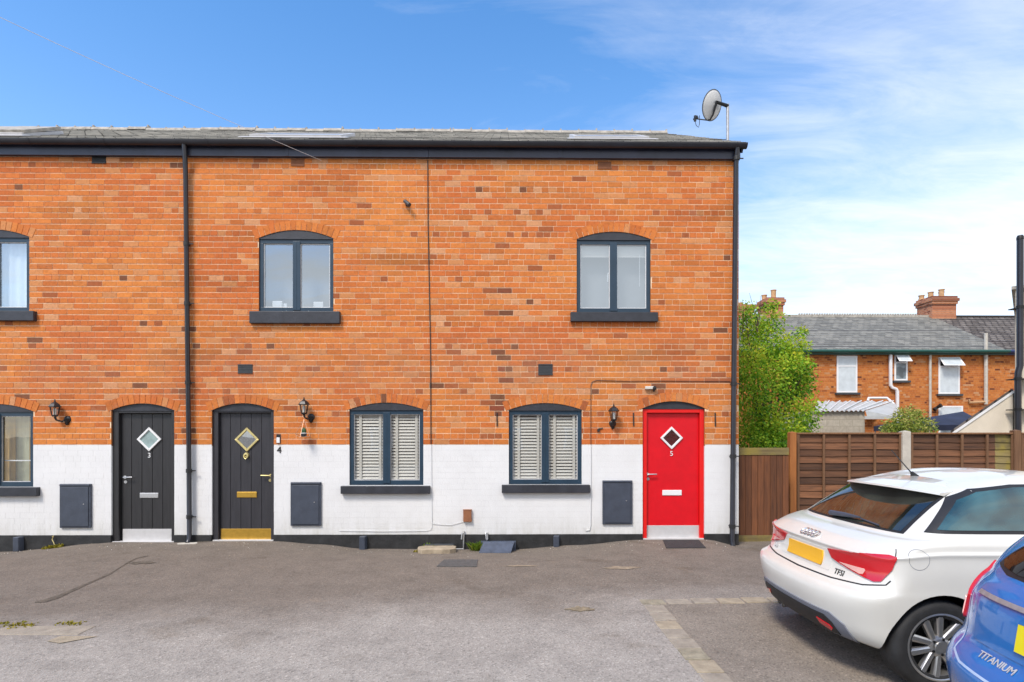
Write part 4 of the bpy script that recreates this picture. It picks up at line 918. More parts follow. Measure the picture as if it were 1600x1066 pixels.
# stone setts let into the tarmac
def setts(name, x0, x1, y0, y1, along, n, seedn, wj=.0):
    rr = random.Random(seedn); f = MB()
    for i in range(n):
        a, b_ = (i+.04)/n, (i+.96)/n; j = rr.uniform(-.012,.012)
        if along == 'y': xa, xb, ya, yb = x0+j, x1+j+rr.uniform(-.01,.01), y0+(y1-y0)*a, y0+(y1-y0)*b_
        else: xa, xb, ya, yb = x0+(x1-x0)*a, x0+(x1-x0)*b_, y0+j, y1+j
        h_ = .004+rr.random()*.008; z = gz((xa+xb)/2,(ya+yb)/2)
        f.box(xa, xb, ya, yb, z-.05, z+h_, m=rr.choice((0,0,1,2)))
    return struct(f.build(name, [MT['sett_a'], MT['sett_b'], MT['sett_c']], bevel=.008))
MT['sett_a'] = pm('sett_grey', (.31,.265,.205), .9, .22, 9, .5, 70); MT['sett_b'] = pm('sett_buff', (.34,.28,.195), .9, .25, 9, .5, 70); MT['sett_c'] = pm('sett_moss', (.27,.235,.165), .9, .35, 9, .5, 70)
setts('kerb_strip', 1.36, 1.56, -8.6, -3.50, 'y', 22, 3)
setts('kerb_strip', 1.36, 5.8, -3.47, -3.30, 'x', 17, 4)
lp = G(150,985); setts('kerb_strip', X0, lp.x-.05, lp.y-.10, lp.y+.12, 'x', 9, 6)
lp2 = G(104,998); f = MB(); z = gz(lp2.x,lp2.y); f.add([(lp2.x-.12,lp2.y-.05,z+.006),(lp2.x+.02,lp2.y-.10,z+.006),(lp2.x+.22,lp2.y+.06,z+.006),(lp2.x-.10,lp2.y+.07,z+.006)], [(0,1,2,3)]); struct(f.build('paving_stone', MT['sett_b']))
# open crack in the tarmac, running from door 3 towards the camera
MT['crack'] = pm('damp_crack', (.105,.085,.062), .95, .45, 12, .6, 80)
cr = [(230,868,1.5),(215,872,2),(196,880,3.5),(190,885,3),(170,897,3.5),(150,906,4.5),(125,917,5),(105,925,6),(90,932,9),(72,938,8),(56,941,2)]
f = MB(); vs = []
rr = random.Random(2)
for px, py, w_ in cr:
    for s_ in (-1, 1):
        p = G(px+rr.uniform(-2,2), py+s_*w_*.32, .0); vs.append((p.x, p.y, gz(p.x,p.y)+.004))
f.add(vs, [(2*i,2*i+1,2*i+3,2*i+2) for i in range(len(cr)-1)]); struct(f.build('ground_crack', MT['crack']))
MT['dirt'] = pm('dry_dirt', (.22,.175,.11), .95, .4, 14, .5, 70); MT['sand'] = pm('washed_sand', (.28,.22,.15), .95, .3, 14, .5, 70)
for px, py, w_, d_, mt in ((907,951,.16,.10,MT['dirt']),(972,888,.28,.10,MT['sand']),(812,884,.26,.05,MT['sand']),(222,879,.22,.10,MT['crack'])):
    rr = random.Random(px); c = G(px, py); n_ = 22
    ring = [(c.x+w_*rr.uniform(.45,1.1)*math.cos(2*math.pi*i/n_), c.y+d_*rr.uniform(.45,1.1)*math.sin(2*math.pi*i/n_)) for i in range(n_)]
    f = MB(); f.add([(x,y,gz(x,y)+.005) for x, y in ring]+[(c.x,c.y,gz(c.x,c.y)+.007)], [(i,(i+1)%n_,n_) for i in range(n_)]); struct(f.build('ground_patch', mt))
# loose chippings along the wall
f = MB(); rr = random.Random(8)
for i in range(700):
    x = rr.uniform(X(0), X(1140)); y = -.03-abs(rr.gauss(0,.35)) if i < 330 else rr.uniform(-5,-.1); s_ = rr.uniform(.004,.010) if i < 330 else rr.uniform(.002,.005); z = gz(x,y)
    pts = [(x+s_*rr.uniform(.6,1.3)*math.cos(a), y+s_*rr.uniform(.6,1.3)*math.sin(a), z-.002) for a in (0,1.3,2.5,3.8,5.1)]
    f.add(pts+[(x,y,z+s_*.8)], [(k_,(k_+1)%5,5) for k_ in range(5)], m=rr.choice((0,0,1)))
go = f.build('gravel', [MT['stone'], MT['blind']]); go['kind'] = 'stuff'; go['label'] = 'loose stone chippings scattered along the foot of the wall'
# weeds
MT['weed'] = leafmat('weed_leaf', [(.2,(.05,.10,.012)),(.5,(.16,.26,.02)),(.8,(.36,.36,.05))], 12)
MT['moss'] = leafmat('moss_leaf', [(.2,(.12,.12,.012)),(.5,(.30,.26,.02)),(.8,(.45,.34,.05))], 12)
def weed(px, py, w_, h_, n, mt, label, y=None, seedn=0, lean=0.6):
    p = G(px, py, -.06) if y is None else Vector((X(px,y), y, 0)); rr = random.Random(seedn+px); f = MB()
    zb_ = gz(p.x, p.y)
    for i in range(n):
        x, y_ = p.x+max(-.5,min(.5,rr.gauss(0,.25)))*w_, min(-.025, p.y+max(-.3,min(.3,rr.gauss(0,.13)))*w_); a = rr.uniform(0,6.28); l_ = h_*rr.uniform(.4,1.1); wd = rr.uniform(.004,.012)*(1+h_*6)
        d_ = Vector((math.cos(a),math.sin(a),0)); s_ = Vector((-d_.y,d_.x,0))*wd; b0 = Vector((x,y_,gz(x,y_)-.004)); ln = rr.uniform(.2,lean)
        m_ = b0+d_*l_*ln*.5+Vector((0,0,l_*.6)); e_ = b0+d_*l_*ln+Vector((0,0,l_*.85))
        for q_ in (m_, e_): q_.y = min(q_.y, -.02)
        f.add([b0-s_*.5,b0+s_*.5,m_+s_,e_,m_-s_], [(0,1,2,3,4)], 0, (rr.random(),)*3)
    o = f.build('weed', mt, col=True); return tag(o, label, 'weed', 'weeds in the yard')
weed(670,851,.22,.13,70,MT['weed'],'bright green weed sprouting behind the buff stone slab', y=-.09)
weed(657,864,.20,.05,120,MT['moss'],'yellow green moss on the left edge of the buff stone slab', y=-.30)
weed(746,857,.20,.17,60,MT['weed'],'leafy green weed growing beside the blue duct', y=-.13, lean=1.0)
weed(83,853,.28,.07,120,MT['moss'],'yellowish grass tuft at the plinth beside the grey meter box', y=-.07)
weed(26,988,.34,.03,90,MT['moss'],'yellow green grass tuft in the stone strip joint, the wider of the two')
weed(110,984,.22,.025,70,MT['moss'],'yellow green grass tuft near the end of the stone strip')
weed(5,984,.12,.025,40,MT['moss'],'tiny grass tuft on the stone strip, cut by the left picture edge')
st = P(86,845,-.05); tag(MB().tube([(st.x-.05,-.04,st.z+.06),(st.x-.02,-.05,st.z+.085),(st.x-.045,-.05,st.z+.02),(st.x-.0,-.06,st.z-.06)], .007, 6).build('cable_stub', MT['palegold']), 'short pale stub of hose standing in the yellowish grass tuft', 'hose')
bs = G(293,851,-.02); blob_slab('mortar_pad', bs.x, -.16, .30, .10, .008, MT['concrete'], 'pale mortar pad under the foot of the downpipe', 'mortar pad', 0, .015, 12)
# ------------------------------------------------------------------ gate and fence
FY = .85
MT['fencewood'] = wood('brown_fence_board', (.060,.024,.011), (.20,.085,.036), 0)
MT['fencebatten'] = wood('fence_batten', (.11,.05,.022), (.22,.115,.055), 2)
MT['gatewood'] = wood('gate_board', (.075,.027,.011), (.20,.070,.023), 2)
MT['orangepost'] = wood('orange_post', (.26,.085,.02), (.42,.16,.04), 2)
MT['mosswood'] = wood('mossy_rail', (.14,.10,.04), (.24,.19,.07), 0, moss=.8)
gyd = .30; gx0, gx1 = XR+.03, X(1232.5, gyd); gt = Z(700,gyd); gzb = gz(4.2,0)
gt_ = thing('garden_gate', 'brown boarded wooden gate between the brick gable and the orange post', 'gate', ((gx0+gx1)/2, gyd, gzb))
f = MB(); rr = random.Random(4); nb = 9
for i in range(nb):
    a, b_ = gx0+(gx1-gx0)*i/nb, gx0+(gx1-gx0)*(i+1)/nb; s_ = rr.uniform(.34,.62)
    f.box(a+.003, b_-.003, gyd+rr.uniform(-.002,.002), gyd+.025, gzb+.10, gt-.12, 0, (s_,s_,s_))
f.build('boards', MT['gatewood'], gt_, col=True, bevel=.002)
f = MB(); f.box(gx0, gx1, gyd-.012, gyd+.03, gt-.12, gt, 0, (.5,.5,.5)); f.build('top_rail', MT['mosswood'], gt_, col=True, bevel=.004)
f = MB(); f.box(gx0, gx1, gyd-.012, gyd+.03, gzb-.03, gzb+.10, 0, (.42,.42,.42)); f.build('bottom_rail', MT['mosswood'], gt_, col=True, bevel=.004)
fzt = Z(676, FY)
def fence(label, pxa, pxb, moss_end=False, seedn=1):
    xa, xb = X(pxa,FY), X(pxb,FY); zb_ = gz(6,1)+.05
    t_ = thing('wooden_fence', label, 'fence panel', ((xa+xb)/2, FY, zb_), 0, 'lapped fence panels beside the terrace')
    f = MB(); rr = random.Random(seedn); z = zb_; n = round((fzt-.05-zb_)/.125)
    pitch = (fzt-.05-zb_)/n
    for i in range(n):
        z0 = z+pitch*i; s_ = rr.uniform(.24,.78); w = [rr.uniform(-.008,.008) for _ in range(7)]
        for k_ in range(6):
            a, b_ = xa+(xb-xa)*k_/6, xa+(xb-xa)*(k_+1)/6
            f.add([(a,FY-.014,z0+w[k_]),(b_,FY-.014,z0+w[k_+1]),(b_,FY+.004,z0+pitch+.02),(a,FY+.004,z0+pitch+.02),(a,FY+.006,z0+w[k_]),(b_,FY+.006,z0+w[k_+1])], [(0,1,2,3),(4,5,1,0)], 1 if (moss_end and k_ == 5 and i < n) else 0, (s_*1.1 if moss_end and k_==5 else s_,)*3)
    f.add([(xa,FY+.012,zb_),(xb,FY+.012,zb_),(xb,FY+.012,fzt-.05),(xa,FY+.012,fzt-.05)], [(0,1,2,3)], 0, (.3,.3,.3))
    f.build('boards', [MT['fencewood'], MT['mosswood']], t_, col=True)
    for i in range(5):
        x = xa+.02+(xb-xa-.04)*i/4; MB().box(x-.02, x+.02, FY-.042, FY-.016, zb_-.03, fzt-.032, 0, (.5,.5,.5)).build('batten', MT['fencebatten'], t_, col=True, bevel=.003)
    MB().box(xa, xb, FY-.05, FY+.03, fzt-.03, fzt, 0, (.62,.60,.55)).build('capping', MT['fencebatten'], t_, col=True, bevel=.004)
fence('brown lapped fence panel between the orange post and the concrete post', 1244, 1406.5, seedn=1)
fence('brown lapped fence panel with a mossy yellow end by the wooden post', 1421, 1581, True, 2)
fence('pale brown lapped fence panel at the picture edge beyond the wooden post', 1593, 1745, seedn=3)
def post(pxa, pxb, top, mt, label, y=FY-.03):
    a, b_ = X(pxa,y), X(pxb,y); f = MB(); zz = Z(top,y); f.box(a, b_, y-.05, y+.06, -.4, zz, 0, (.5,.5,.5)); f.add([(a,y-.05,zz),(b_,y-.05,zz),(b_,y+.06,zz),(a,y+.06,zz),((a+b_)/2,y,zz+.02)], [(0,1,4),(1,2,4),(2,3,4),(3,0,4)], 0, (.5,.5,.5))
    tag(f.build('fence_post', mt, col=True, bevel=.006), label, 'fence post', 'fence posts')
post(1232.5,1242.5,676,MT['orangepost'],'orange stained wooden post between gate and fence', y=.72)
post(1407.5,1420.5,674.5,MT['concrete'],'pale concrete fence post between two brown panels')
post(1581.5,1592,673,MT['fencebatten'],'brown wooden fence post beside the mossy panel end')
# ------------------------------------------------------------------ foliage
def clump(mb, centres, n, lmin, lmax, rr, yel=.5, droop=.3):
    tot = sum(r_**2 for _, r_ in centres)
    for c, r_ in centres:
        c = Vector(c)
        for i in range(int(n*r_*r_/tot)):
            d_ = Vector((rr.gauss(0,1),rr.gauss(0,1),rr.gauss(0,1))).normalized(); q = r_*(rr.random()**.45)*(1+.22*rr.gauss(0,1)*.5)
            p = c+Vector((d_.x*q,d_.y*q,d_.z*q*.9)); l_ = rr.uniform(lmin,lmax)
            t_ = (d_+Vector((rr.uniform(-.8,.8),rr.uniform(-.8,.8),rr.uniform(-.6,.5)-droop))).normalized(); s_ = t_.cross(Vector((rr.uniform(-1,1),rr.uniform(-1,1),rr.uniform(-1,1)))).normalized()*l_*rr.uniform(.22,.36)
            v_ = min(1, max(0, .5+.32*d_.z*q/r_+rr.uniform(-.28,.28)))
            mb.add([p-t_*l_*.5, p+s_-t_*l_*.05, p+t_*l_*.5, p-s_-t_*l_*.05], [(0,1,2,3)], 0, (v_,v_,v_))
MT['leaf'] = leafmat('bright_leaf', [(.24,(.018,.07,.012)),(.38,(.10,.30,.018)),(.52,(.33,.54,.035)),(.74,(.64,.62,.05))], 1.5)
MT['leaf_bush'] = leafmat('bush_leaf', [(.2,(.06,.13,.02)),(.45,(.26,.36,.05)),(.75,(.55,.48,.14))], 2.5)
MT['bark'] = pm('bark', (.10,.075,.05), .9, .4, 20, .6, 60)
rr = random.Random(21)
ty = 3.6; tcx = X(1192, ty); tr = thing('garden_tree', 'bright green bushy tree behind the gate beside the gable end', 'tree', (tcx, ty, -.1))
k_ = (ty+D)/FPX
cen = []
for px, py, r_ in ((1175,610,60),(1215,560,48),(1180,540,50),(1235,600,38),(1165,670,60),(1215,655,50),(1200,505,30),(1165,490,22),(1240,545,26),(1262,570,13),(1258,640,28),(1250,585,24),(1245,610,28),(1235,570,26),(1255,665,26),(1228,690,40),(1160,580,48),(1210,690,55),(1185,720,70),(1205,478,14),(1170,520,30),(1252,520,13)):
    p = P(px, py, ty+rr.uniform(-.6,.6)); cen.append(((p.x,p.y,p.z), r_*k_))
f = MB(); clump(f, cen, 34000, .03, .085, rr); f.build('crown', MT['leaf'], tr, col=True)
f = MB(); base_ = Vector((tcx, ty, -.2)); f.tube([base_, base_+Vector((.05,0,1.0)), base_+Vector((0,.1,2.0)), base_+Vector((.1,0,3.2))], [.11,.09,.06,.02], 8)
for c, r_ in cen[:10]: f.tube([base_+Vector((.03,.03,1.2+rr.random()*.8)), base_.lerp(Vector(c), .6)+Vector((0,0,.6)), Vector(c)], [.04,.025,.008], 6)
f.build('trunk', MT['bark'], tr, smooth=True)
# bare twigs sticking out of the top
ft = MB()
for px, py in ((1182,470),(1179,480),(1160,468),(1188,462),(1171,458)):
    a = P(1183 if px > 1165 else 1160, 520, ty); b_ = P(px,py,ty); ft.tube([a, a.lerp(b_,.55)+Vector((.03,0,0)), b_], [.012,.007,.003], 5)
ft.build('twigs', MT['bark'], tr)
by = 4.6; p = P(1420,662,by); bu = thing('garden_bush', 'yellow green bush behind the fence in front of the far house', 'bush', (p.x, by, -.1)); k_ = (by+D)/FPX
cen = []
for px, py, r_ in ((1415,660,24),(1400,668,20),(1435,656,18),(1425,645,14),(1408,646,12),(1390,672,14),(1448,668,16),(1420,690,40)):
    q = P(px,py,by+rr.uniform(-.2,.2)); cen.append(((q.x,q.y,q.z), r_*k_))
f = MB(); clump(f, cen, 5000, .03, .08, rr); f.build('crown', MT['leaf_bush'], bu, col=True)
f = MB(); 
for c, r_ in cen: f.tube([(p.x,by,-.1), Vector((p.x,by,.7)).lerp(Vector(c),.4), c], [.04,.025,.006], 6)
f.build('trunk', MT['bark'], bu)
# ------------------------------------------------------------------ far houses
HY = 15.8; HR = HY+4.2
def HP(px, py, y=HY): return P(px, py, y)
eave = HP(1400,548,HY-.25).z; ridz = P(1400,495,HR).z; xs_party = (P(1480,500,HR).x+P(1548,550,HY-.2).x)/2
xl = X(1140, HY)
MT['green'] = pm('green_gutter', (.012,.075,.055), .4, .15, 6); MT['bluegut'] = pm('blue_gutter', (.02,.035,.12), .4, .15, 6)
MT['pot'] = pm('buff_chimney_pot', (.50,.30,.15), .8, .2, 10, .3, 60)
MT['pane_far'] = carglass('far_window_glass', (.20,.25,.28), 1.6)
MT['pane_pale'] = pm('net_behind_glass', (.55,.60,.62), .15, .1, 4, spec=.8)
def far_house(label, xa, xb, roof_mt, gut_mt):
    h = thing('terraced_house', label, 'house', ((xa+xb)/2, HY, 0))
    f = MB(); f.add([(xa,HY,-.3),(xb,HY,-.3),(xb,HY,eave),(xa,HY,eave)], [(0,1,2,3)]); f.add([(xa,HY+8.4,-.3),(xb,HY+8.4,-.3),(xb,HY+8.4,eave),(xa,HY+8.4,eave)], [(3,2,1,0)])
    for x in (xa, xb): f.add([(x,HY,-.3),(x,HY+8.4,-.3),(x,HY+8.4,eave),(x,HR,ridz-.05),(x,HY,eave)], [(0,1,2,3,4)], 1)
    f.build('wall', [MT['far_brick'], MT['far_brick_side']], h)
    f = MB(); ns = 20; a0 = Vector((0,HY-.25,eave-.02)); a1 = Vector((0,HR,ridz))
    for i in range(ns):
        p, q = a0.lerp(a1, i/ns), a0.lerp(a1, (i+1)/ns)
        f.add([(xa,p.y,p.z+.03),(xb,p.y,p.z+.03),(xb,q.y,q.z+.005),(xa,q.y,q.z+.005),(xa,p.y,p.z),(xb,p.y,p.z)], [(0,1,2,3),(4,5,1,0)])
    f.add([(xa,HR,ridz),(xb,HR,ridz),(xb,HY+8.6,eave),(xa,HY+8.6,eave)], [(0,1,2,3)])
    rf = f.build('roof', roof_mt, h)
    f = MB(); f.tube([(xa,HY-.30,eave-.03),(xb,HY-.30,eave-.03)], .075, 8); f.box(xa,xb,HY-.2,HY-.002,eave-.16,eave-.03); f.build('gutter', gut_mt, h)
    return h, rf
hA, rA = far_house('far brick house with grey slate roof and green gutter beyond the fence', xl, xs_party, MT['slate_far'], MT['green'])
hB, rB_ = far_house('far brick house with dark tiled roof beside the slate roofed one', xs_party, xs_party+9, MT['pantile'], MT['bluegut'])
f = MB(); x = X(1248,HR)                                   # crested ridge
f.box(xl, xs_party, HR-.13, HR+.13, ridz-.05, ridz+.06)
while x < X(1432,HR): f.box(x, x+.07, HR-.03, HR+.03, ridz+.06, ridz+.15); x += .13
f.build('ridge_tiles', MT['ridge'], rA)
f = MB(); f.box(xs_party, xs_party+9, HR-.13, HR+.13, ridz-.05, ridz+.05); f.build('ridge_tiles', MT['pantile'], rB_)
def chimney(parent, pxa, pxb, pya, pyb, pots, y=HR):
    xa, xb, zt, zb_ = X(pxa,y), X(pxb,y), Z(pya,y), Z(pyb,y)-.6
    f = MB(); f.box(xa, xb, y-.35, y+.75, zb_, zt-.40); f.box(xa-.05, xb+.05, y-.40, y+.80, zt-.40, zt-.26); f.box(xa-.10, xb+.10, y-.45, y+.85, zt-.26, zt-.11); f.box(xa-.04, xb+.04, y-.39, y+.79, zt-.11, zt)
    c = f.build('chimney', MT['far_brick_side'], parent, bevel=.01)
    for px, py, dyy in pots:
        xx = X(px,y); z1 = Z(py,y); MB().lathe([(.15,zt-.01),(.15,zt+.06),(.12,zt+.08),(.125,z1-.05),(.145,z1-.04),(.145,z1),(.10,z1),(.10,z1-.2)], (xx,y+dyy,0), 'Z', 14).build('chimney_pot', MT['pot'], c, smooth=True)
chimney(rA, 1194, 1219, 466, 500, ((1201,456,.5),(1210,451,.1)))
chimney(rA, 1146, 1172, 477, 500, ((1160,470,.3),))
chimney(rA, 1449, 1486, 463, 500, ((1453,455,.6),(1461,452,.3),(1471,450,.0),(1480,451,.4)))
def far_window(h, pxa, pxb, pya, pyb, split, pane_mt, open_top=False, arch=False):
    xa, xb, za, zb_ = X(pxa,HY), X(pxb,HY), Z(pyb,HY), Z(pya,HY); y = HY-.03; t_ = .07; zs = za+(zb_-za)*(1-split)
    f = MB()
    for q in ((xa,xb,za,za+t_),(xa,xb,zb_-t_,zb_),(xa,xa+t_,za+t_,zb_-t_),(xb-t_,xb,za+t_,zb_-t_),(xa+t_,xb-t_,zs-t_/2,zs+t_/2)): f.box(q[0],q[1],y,y+.03,q[2],q[3])
    w_ = f.build('window', MT['whiteplastic'], h)
    MB().box(xa+t_, xb-t_, y+.012, y+.02, za+t_, zs-t_/2).build('pane', pane_mt, w_)
    if open_top:
        MB().box(xa+t_, xb-t_, y+.014, y+.024, zs+t_/2, zb_-t_).build('dark_opening', MT['seam'], w_)
        f = MB(); hgt = zb_-zs; f.obox((xa,y-.02-.30,zs+.02), (xb-xa,0,0), (0,.30,hgt-.04), (0,.02,.02)); sa = f.build('sash', MT['whiteplastic'], w_)
        f = MB(); f.obox((xa+.09,y-.02-.27,zs+.06), (xb-xa-.18,0,0), (0,.24,(hgt-.04)*.8), (0,-.005,.01)); f.build('sash_pane', MT['pane_pale'], w_)
    else: MB().box(xa+t_, xb-t_, y+.012, y+.02, zs+t_/2, zb_-t_).build('pane', MT['pane_pale'], w_)
    MB().box(xa-.08, xb+.1, HY-.10, HY-.002, za-.09, za-.005).build('sill', MT['vent'], w_)
far_window(hA,1307,1339,555,613,.28,MT['pane_pale']); far_window(hA,1397,1417.5,551,594,.34,MT['pane_far'],True); far_window(hA,1466,1499,557,615,.26,MT['pane_pale'],True)
far_window(hA,1466,1504,634,690,.4,MT['pane_far'])
def farpipe(h, pts, r, mt, name='downpipe'): MB().tube([tuple(HP(px,py,HY-.1)) for px, py in pts], r, 8).build(name, mt, h, smooth=True)
farpipe(hA, [(1391.5,548),(1391.5,602),(1394,606),(1400,608),(1402,612),(1402,700)], .07, MT['whiteplastic'])
farpipe(hA, [(1453.5,546),(1453.5,700)], .05, MT['concrete']); farpipe(hA, [(1540.5,521),(1540.5,632)], .07, MT['concrete']); farpipe(hA, [(1540,628),(1515,629),(1514,624)], .045, MT['pot'])
q = HP(1464,637,HY-.12); tag(MB().tube([q+Vector((-.12,0,-.1)), q, q+Vector((.08,-.15,.1))], [.09,.06,.09], 10).build('flood_lamp', MT['darkplastic']), 'small black lamp on the far brick house by its white ground window', 'lamp')
# outbuilding with corrugated clear roof
oy = 10.2; ob = thing('garden_shed', 'pale block shed with white corrugated roof below the far house', 'shed', (X(1312,oy), oy, 0))
xa, xb = X(1268,oy), X(1351,oy); f = MB(); f.box(xa, xb, oy, oy+3, -.3, Z(642,oy)); 
MT['block'] = brick_tex('concrete_block', [(0,(.42,.37,.29)),(1,(.52,.47,.38))], (.36,.32,.25), bw=.44, bh=.22, mort=.01, squash=False, bump=.2)
f.build('block_wall', MT['block'], ob)
f = MB(); f.box(xb+.001, X(1385,oy), oy+.1, oy+3, -.3, Z(655,oy)); f.build('brick_wall', MT['far_brick'], ob)
f = MB(); r0a, r0b = P(1272,643,oy-.1), P(1352,642,oy-.1); r1a, r1b = P(1279,627.5,oy+3.4), P(1396,627.5,oy+3.4); r2 = P(1400,652,oy+1.2)
K = 44; vs = []
for i in range(K+1):
    t_ = i/K; a, b_ = r0a.lerp(r0b,t_), r1a.lerp(r1b,t_); dz = .028*math.cos(i*math.pi/2*1.0) if i % 2 == 0 else 0
    vs += [a+Vector((0,0,dz)), b_+Vector((0,0,dz))]
f.add(vs, [(2*i,2*i+2,2*i+3,2*i+1) for i in range(K)])
MT['corrug'] = pm('white_corrugated_sheet', (.52,.53,.51), .35, .12, 3); MT['purlin'] = pm('roof_purlin', (.30,.27,.23), .7, .2, 6)
cr_ = f.build('corrugated_roof', MT['corrug'], ob, smooth=True)
f = MB(); f.add([r0b, P(1356,653.5,oy-.1), P(1415,653.5,oy+.6), r1b], [(0,1,2,3)]); f.obox(P(1352,655,oy-.12), (X(1420,oy)-X(1352,oy),0,0), (0,.05,0), (0,0,.10)); f.build('lean_roof', MT['corrug'], ob)
f = MB()
for i in range(8):
    a = r0a.lerp(r0b,i/7)+Vector((0,0,.035)); b_ = r1a.lerp(r1b,i/7)+Vector((0,0,.035)); f.tube([a.lerp(b_,.05), b_], .022, 5)
f.build('roof_rib', MT['whiteplastic'], ob)
f = MB(); a, b_ = P(1357,622,oy+3.6), P(1386,622,oy+3.6); f.tube([P(1356,627,oy+3.5), a, b_, P(1397,632,oy+3.0)], .05, 6); f.build('roof_frame', MT['whiteplastic'], ob)
# dark gazebo canopy
zy = 7.2; ga = thing('gazebo', 'dark blue gazebo canopy behind the fence', 'gazebo', (X(1490,zy), zy, 0))
a0, a1 = X(1449,zy), X(1545,zy); ze = Z(664,zy); ap = P(1505,643,zy+1.2); f = MB()
f.add([(a0,zy,ze),(a1,zy,ze),(a1,zy+2.4,ze),(a0,zy+2.4,ze),tuple(ap)], [(0,1,4),(1,2,4),(2,3,4),(3,0,4)]); f.box(a0,a1,zy-.005,zy+.005,ze-.16,ze); f.box(a0-.005,a0+.005,zy,zy+2.4,ze-.16,ze)
MT['navy'] = pm('navy_canvas', (.020,.026,.055), .7, .3, 3, .2, 10); f.build('canopy', MT['navy'], ga)
f = MB()
for x in (a0+.03,a1-.03):
    for y in (zy+.03,zy+2.37): f.tube([(x,y,-.1),(x,y,ze)], .02, 6)
f.build('legs', MT['pipegrey'], ga)
# cream building with lean-to
cy_ = 3.4; xc0 = X(1586,cy_); ch = thing('rendered_house', 'cream rendered house with lean-to behind the fence, by the black flue', 'house', (xc0+2, cy_, 0))
zc_top = Z(450,cy_); fd, bd_ = Vector((.80,-.60,0)), Vector((.68,.74,0)); c0 = Vector((xc0, cy_, 0))
f = MB(); f.obox(c0+Vector((0,0,-.3)), fd*5, bd_*5, (0,0,zc_top+.3)); f.build('wall', MT['render_cream'], ch)
f = MB(); f.obox(c0-fd*.06-bd_*.06+Vector((0,0,zc_top)), fd*5.1, bd_*5.1, (0,0,.07)); f.build('coping', MT['concrete'], ch)
xl_ = X(1494,cy_); zt_, zl_ = Z(609,cy_), Z(673,cy_)
f = MB(); q0 = [Vector((x_,cy_+.05,z_)) for x_, z_ in ((xl_,-.3),(xc0-.004,-.3),(xc0-.004,zt_),(xl_,zl_))]; bk_ = Vector((2.0,2.2,0))
f.add(q0+[p_+bk_ for p_ in q0], [(0,1,2,3),(7,6,5,4),(0,4,5,1),(3,7,4,0),(3,2,6,7)]); f.build('lean_to_wall', MT['render_cream'], ch)
dv = Vector((xc0-xl_,0,zt_-zl_)); f = MB(); f.obox(Vector((xl_,cy_+.04,zl_))-dv*.06, dv*1.06, bk_, Vector((-dv.z,0,dv.x)).normalized()*.05); f.build('lean_to_roof', MT['pantile'], ch)
f = MB(); f.obox(Vector((xl_,cy_+.03,zl_))-dv*.06-Vector((-dv.z,0,dv.x)).normalized()*.05, dv*1.06, (0,.03,0), Vector((-dv.z,0,dv.x)).normalized()*.05); f.build('barge_board', MT['whiteplastic'], ch)
fy = cy_-.28; fl = thing('flue_pipe', 'tall black flue pipe against the cream rendered house', 'flue', (X(1590,fy), fy, 0))
f = MB(); f.tube([P(1590.5,710,fy),P(1590.5,590,fy),P(1591,582,fy),P(1594,572,fy),P(1594,375,fy)], .062, 16); f.build('pipe', MT['blackplastic'], fl, smooth=True)
f = MB(); q = P(1594,371,fy); f.lathe([(.066,-.05),(.066,.0),(.05,.04),(0,.05)], q, 'Z', 16); f.build('cowl', MT['darkmetal'], fl, smooth=True)
f = MB()
for py in (592,640,480): 
    q = P(1590.5 if py > 580 else 1594,py,fy); f.lathe([(.06,-.03),(.072,-.03),(.072,.03),(.06,.03)], q, 'Z', 16); f.box(q.x-.02,q.x+.3,q.y-.01,cy_,q.z-.01,q.z+.01)
f.build('bracket', MT['darkmetal'], fl)
# ------------------------------------------------------------------ brick house across the yard, seen in the windows' reflections
ry = -21.0; oh = thing('terraced_house', 'brown brick house with white windows across the yard, reflected in the lower windows', 'house', (0, ry, 0))
f = MB(); f.box(-13, 13, ry-8, ry, -.3, 5.0); f.build('wall', brick_tex('brown_brick', [(0,(.16,.07,.04)),(1,(.30,.14,.08))], (.3,.24,.2)), oh)
f = MB(); f.add([(-13.2,ry+.3,4.95),(13.2,ry+.3,4.95),(13.2,ry-4,7.2),(-13.2,ry-4,7.2),(13.2,ry-8.3,4.95),(-13.2,ry-8.3,4.95)], [(0,1,2,3),(3,2,4,5)]); f.build('roof', MT['pantile'], oh)
for i in range(7):
    for z in (.9, 3.2):
        x = -10.5+i*3.4; f = MB(); f.box(x, x+1.2, ry, ry+.04, z, z+1.2); w_ = f.build('window', MT['whiteplastic'], oh)
        f = MB(); f.box(x+.1,x+.56,ry+.04,ry+.05,z+.1,z+1.1); f.box(x+.64,x+1.1,ry+.04,ry+.05,z+.1,z+1.1); f.build('pane', MT['pane_far'], w_)
